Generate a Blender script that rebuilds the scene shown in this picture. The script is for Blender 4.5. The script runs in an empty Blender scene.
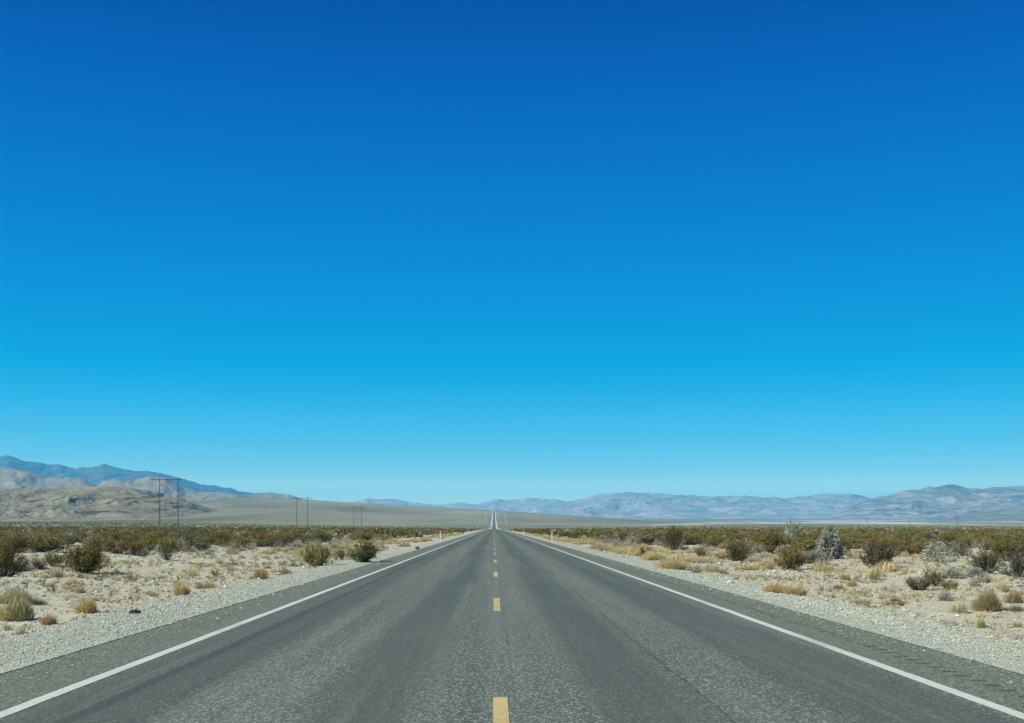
import bpy, math, random
import numpy as np
from mathutils import Vector

# ------------------------------------------------------------------ camera, sky, sun, exposure
S = bpy.context.scene
COL = S.collection
F, U0, H, CZ = 1105.0, 494.0, 519.0, 1.35      # focal length in pixels, vanishing column, horizon row, eye height

cam = bpy.data.objects.new('camera', bpy.data.cameras.new('camera'))
COL.objects.link(cam); S.camera = cam
cam.location = (0, 0, CZ); cam.rotation_euler = (math.radians(90), 0, 0)
cam.data.sensor_fit = 'HORIZONTAL'; cam.data.sensor_width = 36.0
cam.data.lens = F * 36.0 / 1024.0
cam.data.shift_x = (512 - U0) / 1024.0; cam.data.shift_y = (H - 361.5) / 1024.0
cam.data.clip_start = 0.1; cam.data.clip_end = 250000

SUN_H = Vector((-0.93, -0.36)).normalized(); SUN_EL = math.radians(40)
SUN = Vector((SUN_H.x * math.cos(SUN_EL), SUN_H.y * math.cos(SUN_EL), math.sin(SUN_EL)))
world = bpy.data.worlds.new('World'); S.world = world; world.use_nodes = True
wn, wl = world.node_tree.nodes, world.node_tree.links
wn.clear()
wo = wn.new('ShaderNodeOutputWorld'); bg = wn.new('ShaderNodeBackground'); sky = wn.new('ShaderNodeTexSky')
sky.sky_type = 'NISHITA'; sky.sun_disc = False
sky.sun_elevation = SUN_EL; sky.sun_rotation = math.atan2(SUN.x, SUN.y)
sky.altitude = 900; sky.air_density = 1.0; sky.dust_density = 0.3; sky.ozone_density = 2.0
# the photograph's deep polarised blue: the sky's own colour graded by how high one looks
SKY_GRADE = [(0.0000, (3.400, 3.400, 2.150)), (0.0208, (3.400, 3.400, 2.150)), (0.0289, (2.031, 2.259, 1.709)), (0.0370, (1.088, 1.513, 1.349)), (0.0450, (0.726, 1.194, 1.236)), (0.0531, (0.520, 1.018, 1.171)), (0.0612, (0.384, 0.918, 1.125)), (0.0693, (0.283, 0.848, 1.090)), (0.0773, (0.217, 0.801, 1.063)), (0.0854, (0.172, 0.767, 1.040)), (0.0935, (0.130, 0.738, 1.017)), (0.1016, (0.093, 0.714, 0.995)), (0.1096, (0.062, 0.693, 0.976)), (0.1177, (0.036, 0.675, 0.959)), (0.1258, (0.017, 0.658, 0.946)), (0.1339, (0.005, 0.643, 0.938)), (0.1419, (0.002, 0.629, 0.936)), (0.1500, (0.002, 0.615, 0.937)), (0.1744, (0.002, 0.580, 0.945)), (0.1988, (0.002, 0.551, 0.959)), (0.2232, (0.002, 0.524, 0.971)), (0.2476, (0.002, 0.496, 0.978)), (0.2720, (0.002, 0.464, 0.977)), (0.2964, (0.002, 0.432, 0.970)), (0.3208, (0.002, 0.400, 0.959)), (0.3452, (0.002, 0.364, 0.944)), (0.3696, (0.002, 0.322, 0.918)), (0.3940, (0.002, 0.274, 0.862)), (0.4184, (0.002, 0.225, 0.802)), (0.4400, (0.002, 0.225, 0.802)), (0.6000, (1.100, 0.920, 0.780))]
tc = wn.new('ShaderNodeTexCoord'); sx = wn.new('ShaderNodeSeparateXYZ'); wl.new(tc.outputs['Generated'], sx.inputs[0])
crv = wn.new('ShaderNodeValToRGB'); wl.new(sx.outputs['Z'], crv.inputs[0])
while len(crv.color_ramp.elements) < len(SKY_GRADE): crv.color_ramp.elements.new(0.5)
for e, (pz, c) in zip(crv.color_ramp.elements, SKY_GRADE): e.position = pz; e.color = (*c, 1)
# the sky's own brightness by height alone, the same all round (the lens saw no brighter side)
zz = wn.new('ShaderNodeMath'); zz.operation = 'MULTIPLY'; wl.new(sx.outputs['Z'], zz.inputs[0]); wl.new(sx.outputs['Z'], zz.inputs[1])
z1 = wn.new('ShaderNodeMath'); z1.operation = 'SUBTRACT'; z1.inputs[0].default_value = 1.0; wl.new(zz.outputs[0], z1.inputs[1])
z2 = wn.new('ShaderNodeMath'); z2.operation = 'SQRT'; wl.new(z1.outputs[0], z2.inputs[0])
cv = wn.new('ShaderNodeCombineXYZ'); wl.new(z2.outputs[0], cv.inputs['Y']); wl.new(sx.outputs['Z'], cv.inputs['Z']); wl.new(cv.outputs[0], sky.inputs['Vector'])
com = wn.new('ShaderNodeMix'); com.data_type = 'RGBA'; com.blend_type = 'MULTIPLY'; com.inputs[0].default_value = 1.0
wl.new(sky.outputs[0], com.inputs[6]); wl.new(crv.outputs[0], com.inputs[7])
wl.new(com.outputs[2], bg.inputs[0]); bg.inputs[1].default_value = 0.1
wl.new(bg.outputs[0], wo.inputs[0])

sl = bpy.data.lights.new('sun', 'SUN'); sl.energy = 4.2; sl.angle = math.radians(0.53); sl.color = (1.0, 0.985, 0.82)
so = bpy.data.objects.new('sun', sl); COL.objects.link(so); so.location = (-50, -20, 60)
so.rotation_euler = SUN.to_track_quat('Z', 'Y').to_euler()

S.view_settings.view_transform = 'Standard'; S.view_settings.look = 'None'
S.view_settings.exposure = 0.5; S.view_settings.gamma = 1.0; S.view_settings.use_curve_mapping = False
S.render.engine = 'CYCLES'
S.cycles.max_bounces = 5; S.cycles.diffuse_bounces = 3; S.cycles.volume_bounces = 1; S.cycles.caustics_reflective = False
S.cycles.use_denoising = True

rng = np.random.default_rng(7)
random.seed(7)

# ------------------------------------------------------------------ helpers
def sm(a, b, x):
    t = np.clip((np.asarray(x, float) - a) / (b - a), 0, 1); return t * t * (3 - 2 * t)

def _h(ix, iy, seed):
    n = (ix.astype(np.int64) * 374761393 + iy.astype(np.int64) * 668265263 + seed * 974711) & 0xffffffff
    n = ((n ^ (n >> 13)) * 1274126177) & 0xffffffff
    return ((n ^ (n >> 16)) & 0xffff) / 65535.0 * 2 * math.pi

def noise(x, y, seed=0):
    x = np.asarray(x, float); y = np.asarray(y, float)
    ix, iy = np.floor(x), np.floor(y); fx, fy = x - ix, y - iy
    u, v = fx**3*(fx*(fx*6-15)+10), fy**3*(fy*(fy*6-15)+10)
    def g(dx, dy):
        a = _h(ix + dx, iy + dy, seed); return np.cos(a) * (fx - dx) + np.sin(a) * (fy - dy)
    return ((g(0,0)*(1-u)+g(1,0)*u)*(1-v) + (g(0,1)*(1-u)+g(1,1)*u)*v) * 1.5

def fbm(x, y, oct=4, seed=0, gain=0.5):
    s = 0; a = 1; t = 0
    for o in range(oct):
        s = s + a * noise(x * 2**o, y * 2**o, seed + o * 17); t += a; a *= gain
    return s / t

def ridged(x, y, oct=4, seed=0, gain=0.5):
    s = 0; a = 1; t = 0
    for o in range(oct):
        s = s + a * (1 - np.abs(noise(x * 2**o, y * 2**o, seed + o * 17)) * 1.6); t += a; a *= gain
    return np.clip(s / t, 0, 1)

def mesh(name, V, faces, mats, cols=None, smooth=False, midx=None):
    """faces: int array (n,k) or list of arrays of several k"""
    if not isinstance(faces, list): faces = [faces]
    faces = [np.asarray(f, np.int32) for f in faces if len(f)]
    V = np.asarray(V, np.float32)
    me = bpy.data.meshes.new(name)
    me.vertices.add(len(V)); me.vertices.foreach_set('co', V.ravel())
    loops = np.concatenate([f.ravel() for f in faces]).astype(np.int32)
    tot = np.concatenate([np.full(len(f), f.shape[1], np.int32) for f in faces])
    st = np.concatenate([[0], np.cumsum(tot)[:-1]]).astype(np.int32)
    me.loops.add(len(loops)); me.loops.foreach_set('vertex_index', loops)
    me.polygons.add(len(tot)); me.polygons.foreach_set('loop_start', st); me.polygons.foreach_set('loop_total', tot)
    me.polygons.foreach_set('use_smooth', np.full(len(tot), bool(smooth)))
    for m in (mats if isinstance(mats, (list, tuple)) else [mats]): me.materials.append(m)
    if midx is not None: me.polygons.foreach_set('material_index', np.asarray(midx, np.int32))
    if cols is not None:
        a = me.color_attributes.new('col', 'FLOAT_COLOR', 'POINT')
        c = np.ones((len(V), 4), np.float32); c[:, :3] = cols; a.data.foreach_set('color', c.ravel())
    me.update(calc_edges=True); me.validate()
    return me

def link(name, me, parent=None, loc=None):
    o = bpy.data.objects.new(name, me); COL.objects.link(o)
    if parent is not None: o.parent = parent
    if loc is not None: o.location = loc
    return o

def tag(o, label=None, cat=None, group=None, kind=None):
    if label: o['label'] = label
    if cat: o['category'] = cat
    if group: o['group'] = group
    if kind: o['kind'] = kind
    return o

def copy_tree(o, parent=None):
    c = o.copy(); COL.objects.link(c)
    if parent is not None: c.parent = parent
    for ch in list(o.children): copy_tree(ch, c)
    return c

class MB:
    """collects boxes and tubes into one mesh"""
    def __init__(s): s.v = []; s.f = {}; s.c = []; s.n = 0
    def add(s, V, Fc, col=(1, 1, 1)):
        V = np.asarray(V, float); Fc = np.asarray(Fc)
        s.f.setdefault(Fc.shape[1], []).append(Fc + s.n); s.v.append(V); s.n += len(V)
        col = np.asarray(col, float); s.c.append(np.broadcast_to(col, (len(V), 3)))
    def box(s, c, d, col=(1, 1, 1), taper=1.0):
        x, y, z = np.asarray(d) / 2.0
        V = np.array([[-x,-y,-z],[x,-y,-z],[x,y,-z],[-x,y,-z],[-x*taper,-y*taper,z],[x*taper,-y*taper,z],[x*taper,y*taper,z],[-x*taper,y*taper,z]]) + np.asarray(c)
        s.add(V, [[0,3,2,1],[4,5,6,7],[0,1,5,4],[1,2,6,5],[2,3,7,6],[3,0,4,7]], col)
    def tube(s, P, r, n=6, col=(1, 1, 1), cap=True):
        P = np.asarray(P, float); r = np.broadcast_to(np.asarray(r, float), (len(P),)); V = []
        for i, p in enumerate(P):
            t = P[min(i+1, len(P)-1)] - P[max(i-1, 0)]; t = t / (np.linalg.norm(t) + 1e-9)
            a = np.cross(t, [0.31, 0.95, 0.02] if abs(t[1]) < .9 else [1, 0, 0]); a /= np.linalg.norm(a); b = np.cross(t, a)
            for k in range(n):
                an = 2*math.pi*k/n; V.append(p + r[i]*(a*math.cos(an) + b*math.sin(an)))
        Fc = [[i*n+k, i*n+(k+1)%n, (i+1)*n+(k+1)%n, (i+1)*n+k] for i in range(len(P)-1) for k in range(n)]
        s.add(V, Fc, col)
        if cap and n == 4: pass
        if cap:
            base = s.n - len(V)
            for o in (0, (len(P)-1)*n):
                s.f.setdefault(n, []).append(np.array([[base+o+k for k in range(n)]]))
    def build(s, name, mat, parent=None, smooth=False, cols=True):
        me = mesh(name, np.concatenate(s.v), [np.concatenate(v) for v in s.f.values()], mat, np.concatenate(s.c) if cols else None, smooth)
        return link(name, me, parent)

# ------------------------------------------------------------------ materials
class NT:
    def __init__(s, name):
        s.m = bpy.data.materials.new(name); s.m.use_nodes = True; s.t = s.m.node_tree; s.n = s.t.nodes; s.l = s.t.links
        s.p = s.n['Principled BSDF']; s.p.inputs['Specular IOR Level'].default_value = 0.2
        s.p.inputs['Roughness'].default_value = 0.9
    def new(s, t, **k):
        n = s.n.new(t)
        for a, b in k.items(): setattr(n, a, b)
        return n
    def put(s, sock, v):
        if isinstance(v, bpy.types.NodeSocket): s.l.new(v, sock)
        elif isinstance(v, (tuple, list)) and len(v) == 3 and sock.type == 'RGBA': sock.default_value = (*v, 1)
        else: sock.default_value = v
    def math(s, op, a, b=0.0, c=None, clamp=False):
        n = s.new('ShaderNodeMath', operation=op, use_clamp=clamp); s.put(n.inputs[0], a); s.put(n.inputs[1], b)
        if c is not None: s.put(n.inputs[2], c)
        return n.outputs[0]
    def mix(s, f, a, b, blend='MIX'):
        n = s.new('ShaderNodeMix', data_type='RGBA', blend_type=blend)
        s.put(n.inputs[0], f); s.put(n.inputs[6], a); s.put(n.inputs[7], b); return n.outputs[2]
    def noise(s, vec, scale, detail=3, rough=0.5, dim='3D', dist=0.0):
        n = s.new('ShaderNodeTexNoise', noise_dimensions=dim); s.put(n.inputs['Vector'], vec)
        n.inputs['Scale'].default_value = scale; n.inputs['Detail'].default_value = detail; n.inputs['Roughness'].default_value = rough
        n.inputs['Distortion'].default_value = dist; return n.outputs[0]
    def voro(s, vec, scale, out='Color', rand=1.0):
        n = s.new('ShaderNodeTexVoronoi'); s.put(n.inputs['Vector'], vec); n.inputs['Scale'].default_value = scale
        n.inputs['Randomness'].default_value = rand; return n.outputs[out]
    def step(s, x, a, b):
        n = s.new('ShaderNodeMapRange', interpolation_type='SMOOTHSTEP'); s.put(n.inputs[0], x)
        n.inputs[1].default_value = a; n.inputs[2].default_value = b; return n.outputs[0]
    def pos(s): return s.new('ShaderNodeNewGeometry').outputs['Position']
    def xyz(s, v):
        n = s.new('ShaderNodeSeparateXYZ'); s.put(n.inputs[0], v); return n.outputs
    def scale(s, v, sc):
        n = s.new('ShaderNodeVectorMath', operation='MULTIPLY'); s.put(n.inputs[0], v); n.inputs[1].default_value = sc; return n.outputs[0]
    def attr(s, nm='col'): return s.new('ShaderNodeAttribute', attribute_name=nm).outputs['Color']
    def col(s, v): s.put(s.p.inputs['Base Color'], v)
    def bump(s, h, strength, dist):
        n = s.new('ShaderNodeBump'); s.put(n.inputs['Height'], h); n.inputs['Strength'].default_value = strength
        n.inputs['Distance'].default_value = dist; s.l.new(n.outputs[0], s.p.inputs['Normal'])

def plain(name, c, rough=0.8, spec=0.2, metal=0.0, var=0.0, sc=8.0):
    t = NT(name); t.p.inputs['Roughness'].default_value = rough; t.p.inputs['Specular IOR Level'].default_value = spec
    t.p.inputs['Metallic'].default_value = metal
    if var: t.col(t.mix(t.noise(t.pos(), sc, 4), tuple(x*(1-var) for x in c), tuple(min(1, x*(1+var)) for x in c)))
    else: t.col(c)
    return t.m

def leafy(name, transl=0.25, vary=0.25):
    """foliage, stems, dry blades: the colour of each piece, a little different on every plant"""
    t = NT(name); a = t.attr()
    oi = t.new('ShaderNodeObjectInfo')
    f = t.math('MULTIPLY_ADD', oi.outputs['Random'], 2*vary, 1-vary)
    hv = t.new('ShaderNodeHueSaturation'); t.put(hv.inputs['Color'], a); t.put(hv.inputs['Value'], f)
    hv.inputs['Hue'].default_value = 0.5
    t.col(hv.outputs[0])
    if transl:
        tr = t.new('ShaderNodeBsdfTranslucent'); t.put(tr.inputs[0], hv.outputs[0])
        mx = t.new('ShaderNodeMixShader'); mx.inputs[0].default_value = transl
        t.l.new(t.p.outputs[0], mx.inputs[1]); t.l.new(tr.outputs[0], mx.inputs[2])
        t.l.new(mx.outputs[0], t.n['Material Output'].inputs[0])
    return t.m

M_LEAF = leafy('foliage'); M_STEM = leafy('woody_stems', 0, 0.15); M_DRY = leafy('dry_blades', 0.3, 0.12); M_PALE = leafy('pale_twigs', 0.15, 0.15)

def stones_mat():
    t = NT('stones'); t.col(t.mix(t.noise(t.pos(), 60, 3), t.attr(), t.mix(0.5, t.attr(), (0.5, 0.48, 0.42)))); return t.m
M_STONE = stones_mat()

# ------------------------------------------------------------------ terrain shape
LU = np.array([-300, 0, 150, 230, 300, 430, 494, 560, 620, 700, 850, 1024, 1300], float)
LR = np.array([150, 300, 700, 1500, 2400, 4000, 5500, 7000, 9000, 12000, 20000, 70000], float)
LD = np.array([
 [18, 18, 18, 18, 18, 18, 18, 18, 18, 18, 18, 18, 18],
 [12, 12, 12, 12, 12.4, 13, 13, 13, 13, 13, 13, 13, 13],
 [8, 8, 8, 8.5, 9, 10, 10.4, 10.4, 10.2, 10, 10, 10, 10],
 [4, 4, 4.5, 6, 7, 9.5, 10.8, 9.8, 9, 8, 7.7, 7.7, 7.7],
 [2, 2, 2.3, 3.5, 4.5, 6.8, 9.2, 8.0, 7.6, 7, 6.7, 6.7, 6.7],
 [1, 1, -1, -7, -7, -1.5, -0.5, 2.4, 4.2, 5.3, 5.5, 5.8, 5.8],
 [1, 1, -4, -15, -15, -9.5, -8.4, -3.4, 1.8, 4, 4.6, 4.9, 4.9],
 [0, 0, -10, -22.5, -19.8, -12.5, -8.8, -4.7, 0, 3.2, 4, 4, 4],
 [0, 0, -5, -19, -17, -10, -6, -2, 1, 2.4, 2.8, 3, 2.6],
 [0, 0, -2, -10, -10, -5, -2, 0, 1, 1.2, 1.2, 1.4, 0.6],
 [0]*13, [0]*13], float)
_gu = np.linspace(-300, 1300, 321); _gl = np.linspace(math.log(150), math.log(70000), 400)
_T = np.array([np.interp(_gu, LU, row) for row in LD])
_T = np.array([np.interp(_gl, np.log(LR), _T[:, j]) for j in range(len(_gu))]).T
def _blur(A, n, ax):
    k = np.hanning(n + 2)[1:-1]; k /= k.sum(); p = n // 2
    pad = [(0, 0), (0, 0)]; pad[ax] = (p, p); B = np.pad(A, pad, mode='edge')
    return np.apply_along_axis(lambda v: np.convolve(v, k, 'valid'), ax, B)
_T = _blur(_blur(_T, 15, 0), 15, 1)

def uR(x, y):
    R = np.hypot(x, y)
    u = np.where(y > 1, U0 + F * x / np.maximum(y, 1), np.where(x < 0, -300, 1300))
    return np.clip(u, -300, 1300), R
def dpx(x, y):
    u, R = uR(x, y)
    fi = np.clip((u + 300) / 1600 * 320, 0, 319.999); fj = np.clip((np.log(np.maximum(R, 150)) - _gl[0]) / (_gl[-1] - _gl[0]) * 399, 0, 398.999)
    i, j = fi.astype(int), fj.astype(int); a, b = fi - i, fj - j
    return (_T[j, i]*(1-a) + _T[j, i+1]*a)*(1-b) + (_T[j+1, i]*(1-a) + _T[j+1, i+1]*a)*b
def z_base(x, y):
    x = np.asarray(x, float); y = np.asarray(y, float)
    u, R = uR(x, y)
    zn = -0.0073 * np.clip(y, -60, 400)
    w = sm(130, 330, R)
    return zn * (1 - w) + (CZ - dpx(x, y) * np.maximum(R, 1) / F) * w
def z_road(y): return z_base(0.0 * np.asarray(y, float), y)
def z_ground(x, y, fine=True):
    x = np.asarray(x, float); y = np.asarray(y, float)
    R = np.hypot(x, y); ax = np.abs(x)
    out = sm(5.5, 13, ax)
    z = z_base(x, y)
    z = z - 0.10 * (1 - sm(4.3, 4.62, ax)) - 0.03 - 0.10 * sm(5.2, 7.5, ax) * (1 - sm(9, 15, ax))
    z = z + out * (0.16 * fbm(x / 7, y / 7, 3, 5) + 0.05 * fbm(x / 1.3, y / 1.3, 3, 9)) * (1 - sm(800, 2500, R))
    z = z + sm(4.55, 5.0, ax) * 0.022 * fbm(x / 0.33, y / 0.33, 3, 21) * (1 - sm(60, 150, R))
    z = z + sm(60, 300, ax) * sm(900, 2500, R) * (1.6 * fbm(x / 330, y / 330, 3, 31))
    far = sm(700, 1200, R) * (1 - sm(4.9, 25, ax))
    return z - 0.6 * far

# ------------------------------------------------------------------ ground sheet
def build_ground():
    rad = [1.0]
    while rad[-1] < 70000:
        r = rad[-1]; rad.append(r * (1.05 if r < 4 else 1.0065 if r < 90 else 1.012 if r < 1000 else 1.02))
    rad = np.array(rad)
    th = np.concatenate([np.linspace(-math.radians(34), math.radians(34), 620), np.linspace(math.radians(34), math.radians(326), 90)[1:-1]])
    A, Rr = np.meshgrid(th, rad)
    X, Y = Rr * np.sin(A), Rr * np.cos(A)
    Z = z_ground(X, Y)
    nr, nt = X.shape
    V = np.stack([X, Y, Z], -1).reshape(-1, 3)
    V = np.concatenate([V, [[0, 0, float(z_ground(0., 0.))]]])
    i = np.arange(nr - 1)[:, None] * nt; j = np.arange(nt)[None, :]; j2 = (j + 1) % nt
    Q = np.stack([i + j, i + nt + j, i + nt + j2, i + j2], -1).reshape(-1, 4)[:, ::-1]
    T = np.stack([np.full(nt, nr*nt), j[0], j2[0]], -1)[:, ::-1]
    # what the ground is made of at each place: red = dry lake bed, green = shrub cover, blue = wash
    u, R = uR(V[:, 0], V[:, 1]); x, y = V[:, 0], V[:, 1]; d = dpx(x, y)
    c0 = np.interp(u, [560, 640, 700, 760, 820, 870, 950, 1024, 1200], [5.6, 5.3, 5.0, 4.0, 3.1, 3.4, 4.6, 5.4, 6.0])
    th0 = np.interp(u, [600, 640, 720, 820, 880, 950, 1024, 1200], [0.0, .16, .40, .95, .9, .32, .25, .2])
    n1 = fbm(x / 900, y / 2600, 4, 41); n2 = fbm(x / 2500, y / 900, 3, 43)
    pl = (1 - sm(0.6, 1.2, np.abs(d - c0 + n1 * 1.5) / np.maximum(th0, 1e-3))) * sm(590, 640, u) * sm(2300, 3200, R) * (y > 0) * np.clip(.75 + 1.1 * fbm(x / 420, y / 500, 3, 47), .1, 1)
    c1 = np.interp(u, [620, 700, 800, 900, 1024], [3.6, 3.4, 1.4, 1.6, 2.8])
    pl = np.maximum(pl, 0.7 * (1 - sm(0.1, 0.5, np.abs(d - c1 + n2 * 1.2))) * sm(660, 740, u) * sm(5000, 7000, R) * (y > 0))
    cov = sm(110, 1000, R) * (0.75 + 0.5 * fbm(x / 500, y / 1400, 4, 51))
    wash = sm(0.12, 0.4, fbm(x / 380, y / 160, 4, 61)) * sm(1200, 2600, R)
    cols = np.stack([np.clip(pl, 0, 1), np.clip(cov, 0, 1), np.clip(wash, 0, 1)], -1)
    t = NT('desert_ground'); p = t.pos(); X_, Y_, Z_ = t.xyz(p)
    at = t.xyz(t.attr())
    big = t.noise(p, 0.22, 5, 0.6); mid = t.noise(p, 2.2, 4, 0.6); fin = t.noise(p, 38, 3, 0.6)
    soil = t.mix(t.step(big, 0.32, 0.68), (0.48, 0.435, 0.305), (0.53, 0.515, 0.41))
    soil = t.mix(t.math('MULTIPLY', t.step(mid, 0.45, 0.75), 0.6), soil, (0.46, 0.385, 0.21))
    grav = t.mix(t.voro(p, 42, 'Color'), (0.19, 0.205, 0.17), (0.58, 0.60, 0.51))
    soil = t.mix(t.math('MULTIPLY', t.step(t.noise(p, 9, 4, 0.7), 0.48, 0.62), 0.5), soil, grav)
    ax = t.math('ABSOLUTE', X_)
    gm = t.math('SUBTRACT', 1.0, t.step(t.math('ADD', ax, t.math('MULTIPLY_ADD', t.noise(p, 0.55, 4, 0.65), 3.0, -1.5)), 5.7, 7.1))
    base = t.mix(gm, soil, grav)
    rough = t.noise(p, 13, 4, 0.7)
    base = t.mix(t.math('MULTIPLY', t.step(rough, 0.54, 0.70), 0.34), base, (0.235, 0.215, 0.15))
    base = t.mix(t.math('MULTIPLY', t.step(rough, 0.50, 0.30), 0.40), base, (0.62, 0.60, 0.49))
    base = t.mix(t.math('MULTIPLY', t.step(fin, 0.46, 0.68), 0.55), base, (0.20, 0.19, 0.145))
    fnoi = t.noise(t.scale(p, (1, .45, 1)), 0.055, 6, 0.75)
    scrub = t.mix(t.step(fnoi, 0.36, 0.64), (0.095, 0.098, 0.06), (0.195, 0.182, 0.12))
    lumps = t.noise(t.scale(p, (1, .35, 1)), 0.007, 5, 0.7)
    strk = t.noise(t.scale(p, (.3, 1, 1)), 0.0035, 5, 0.65)
    scrub = t.mix(t.math('MULTIPLY', t.step(strk, 0.50, 0.66), 0.5), scrub, (0.095, 0.10, 0.062))
    scrub = t.mix(t.math('MULTIPLY', t.step(strk, 0.48, 0.34), 0.45), scrub, (0.24, 0.22, 0.15))
    scrub = t.mix(t.math('MULTIPLY', t.step(lumps, 0.47, 0.66), 0.45), scrub, (0.085, 0.095, 0.06))
    scrub = t.mix(t.math('MULTIPLY', t.step(lumps, 0.46, 0.32), 0.35), scrub, (0.24, 0.225, 0.155))
    ln = t.new('ShaderNodeVectorMath', operation='LENGTH'); t.put(ln.inputs[0], p)
    speck = t.noise(t.scale(p, (1, .06, 1)), 0.075, 4, 0.75)
    dense = t.math('SUBTRACT', 1.0, t.step(ln.outputs['Value'], 2600, 5600))      # thicker scrub on the low ground
    scrub = t.mix(t.math('MULTIPLY', dense, 0.62), scrub, (0.080, 0.088, 0.048))
    scrub = t.mix(t.math('MULTIPLY', t.step(speck, 0.52, 0.68), 0.55), scrub, (0.055, 0.062, 0.034))
    scrub = t.mix(t.math('MULTIPLY', t.step(speck, 0.47, 0.33), 0.45), scrub, (0.26, 0.25, 0.17))
    base = t.mix(t.math('MULTIPLY', at[1], 0.95, clamp=True), base, scrub)
    base = t.mix(t.math('MULTIPLY', at[2], 0.25), base, (0.30, 0.285, 0.19))
    base = t.mix(at[0], base, (0.60, 0.59, 0.52))
    t.col(base)
    t.bump(t.math('ADD', t.math('MULTIPLY', fin, 0.5), t.voro(p, 30, 'Distance')), 0.6, 0.02)
    g = link('ground', mesh('ground', V, [Q, T], t.m, cols, True)); tag(g, kind='structure')
    return float(V[:, 2].min())
zmin = build_ground()

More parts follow.
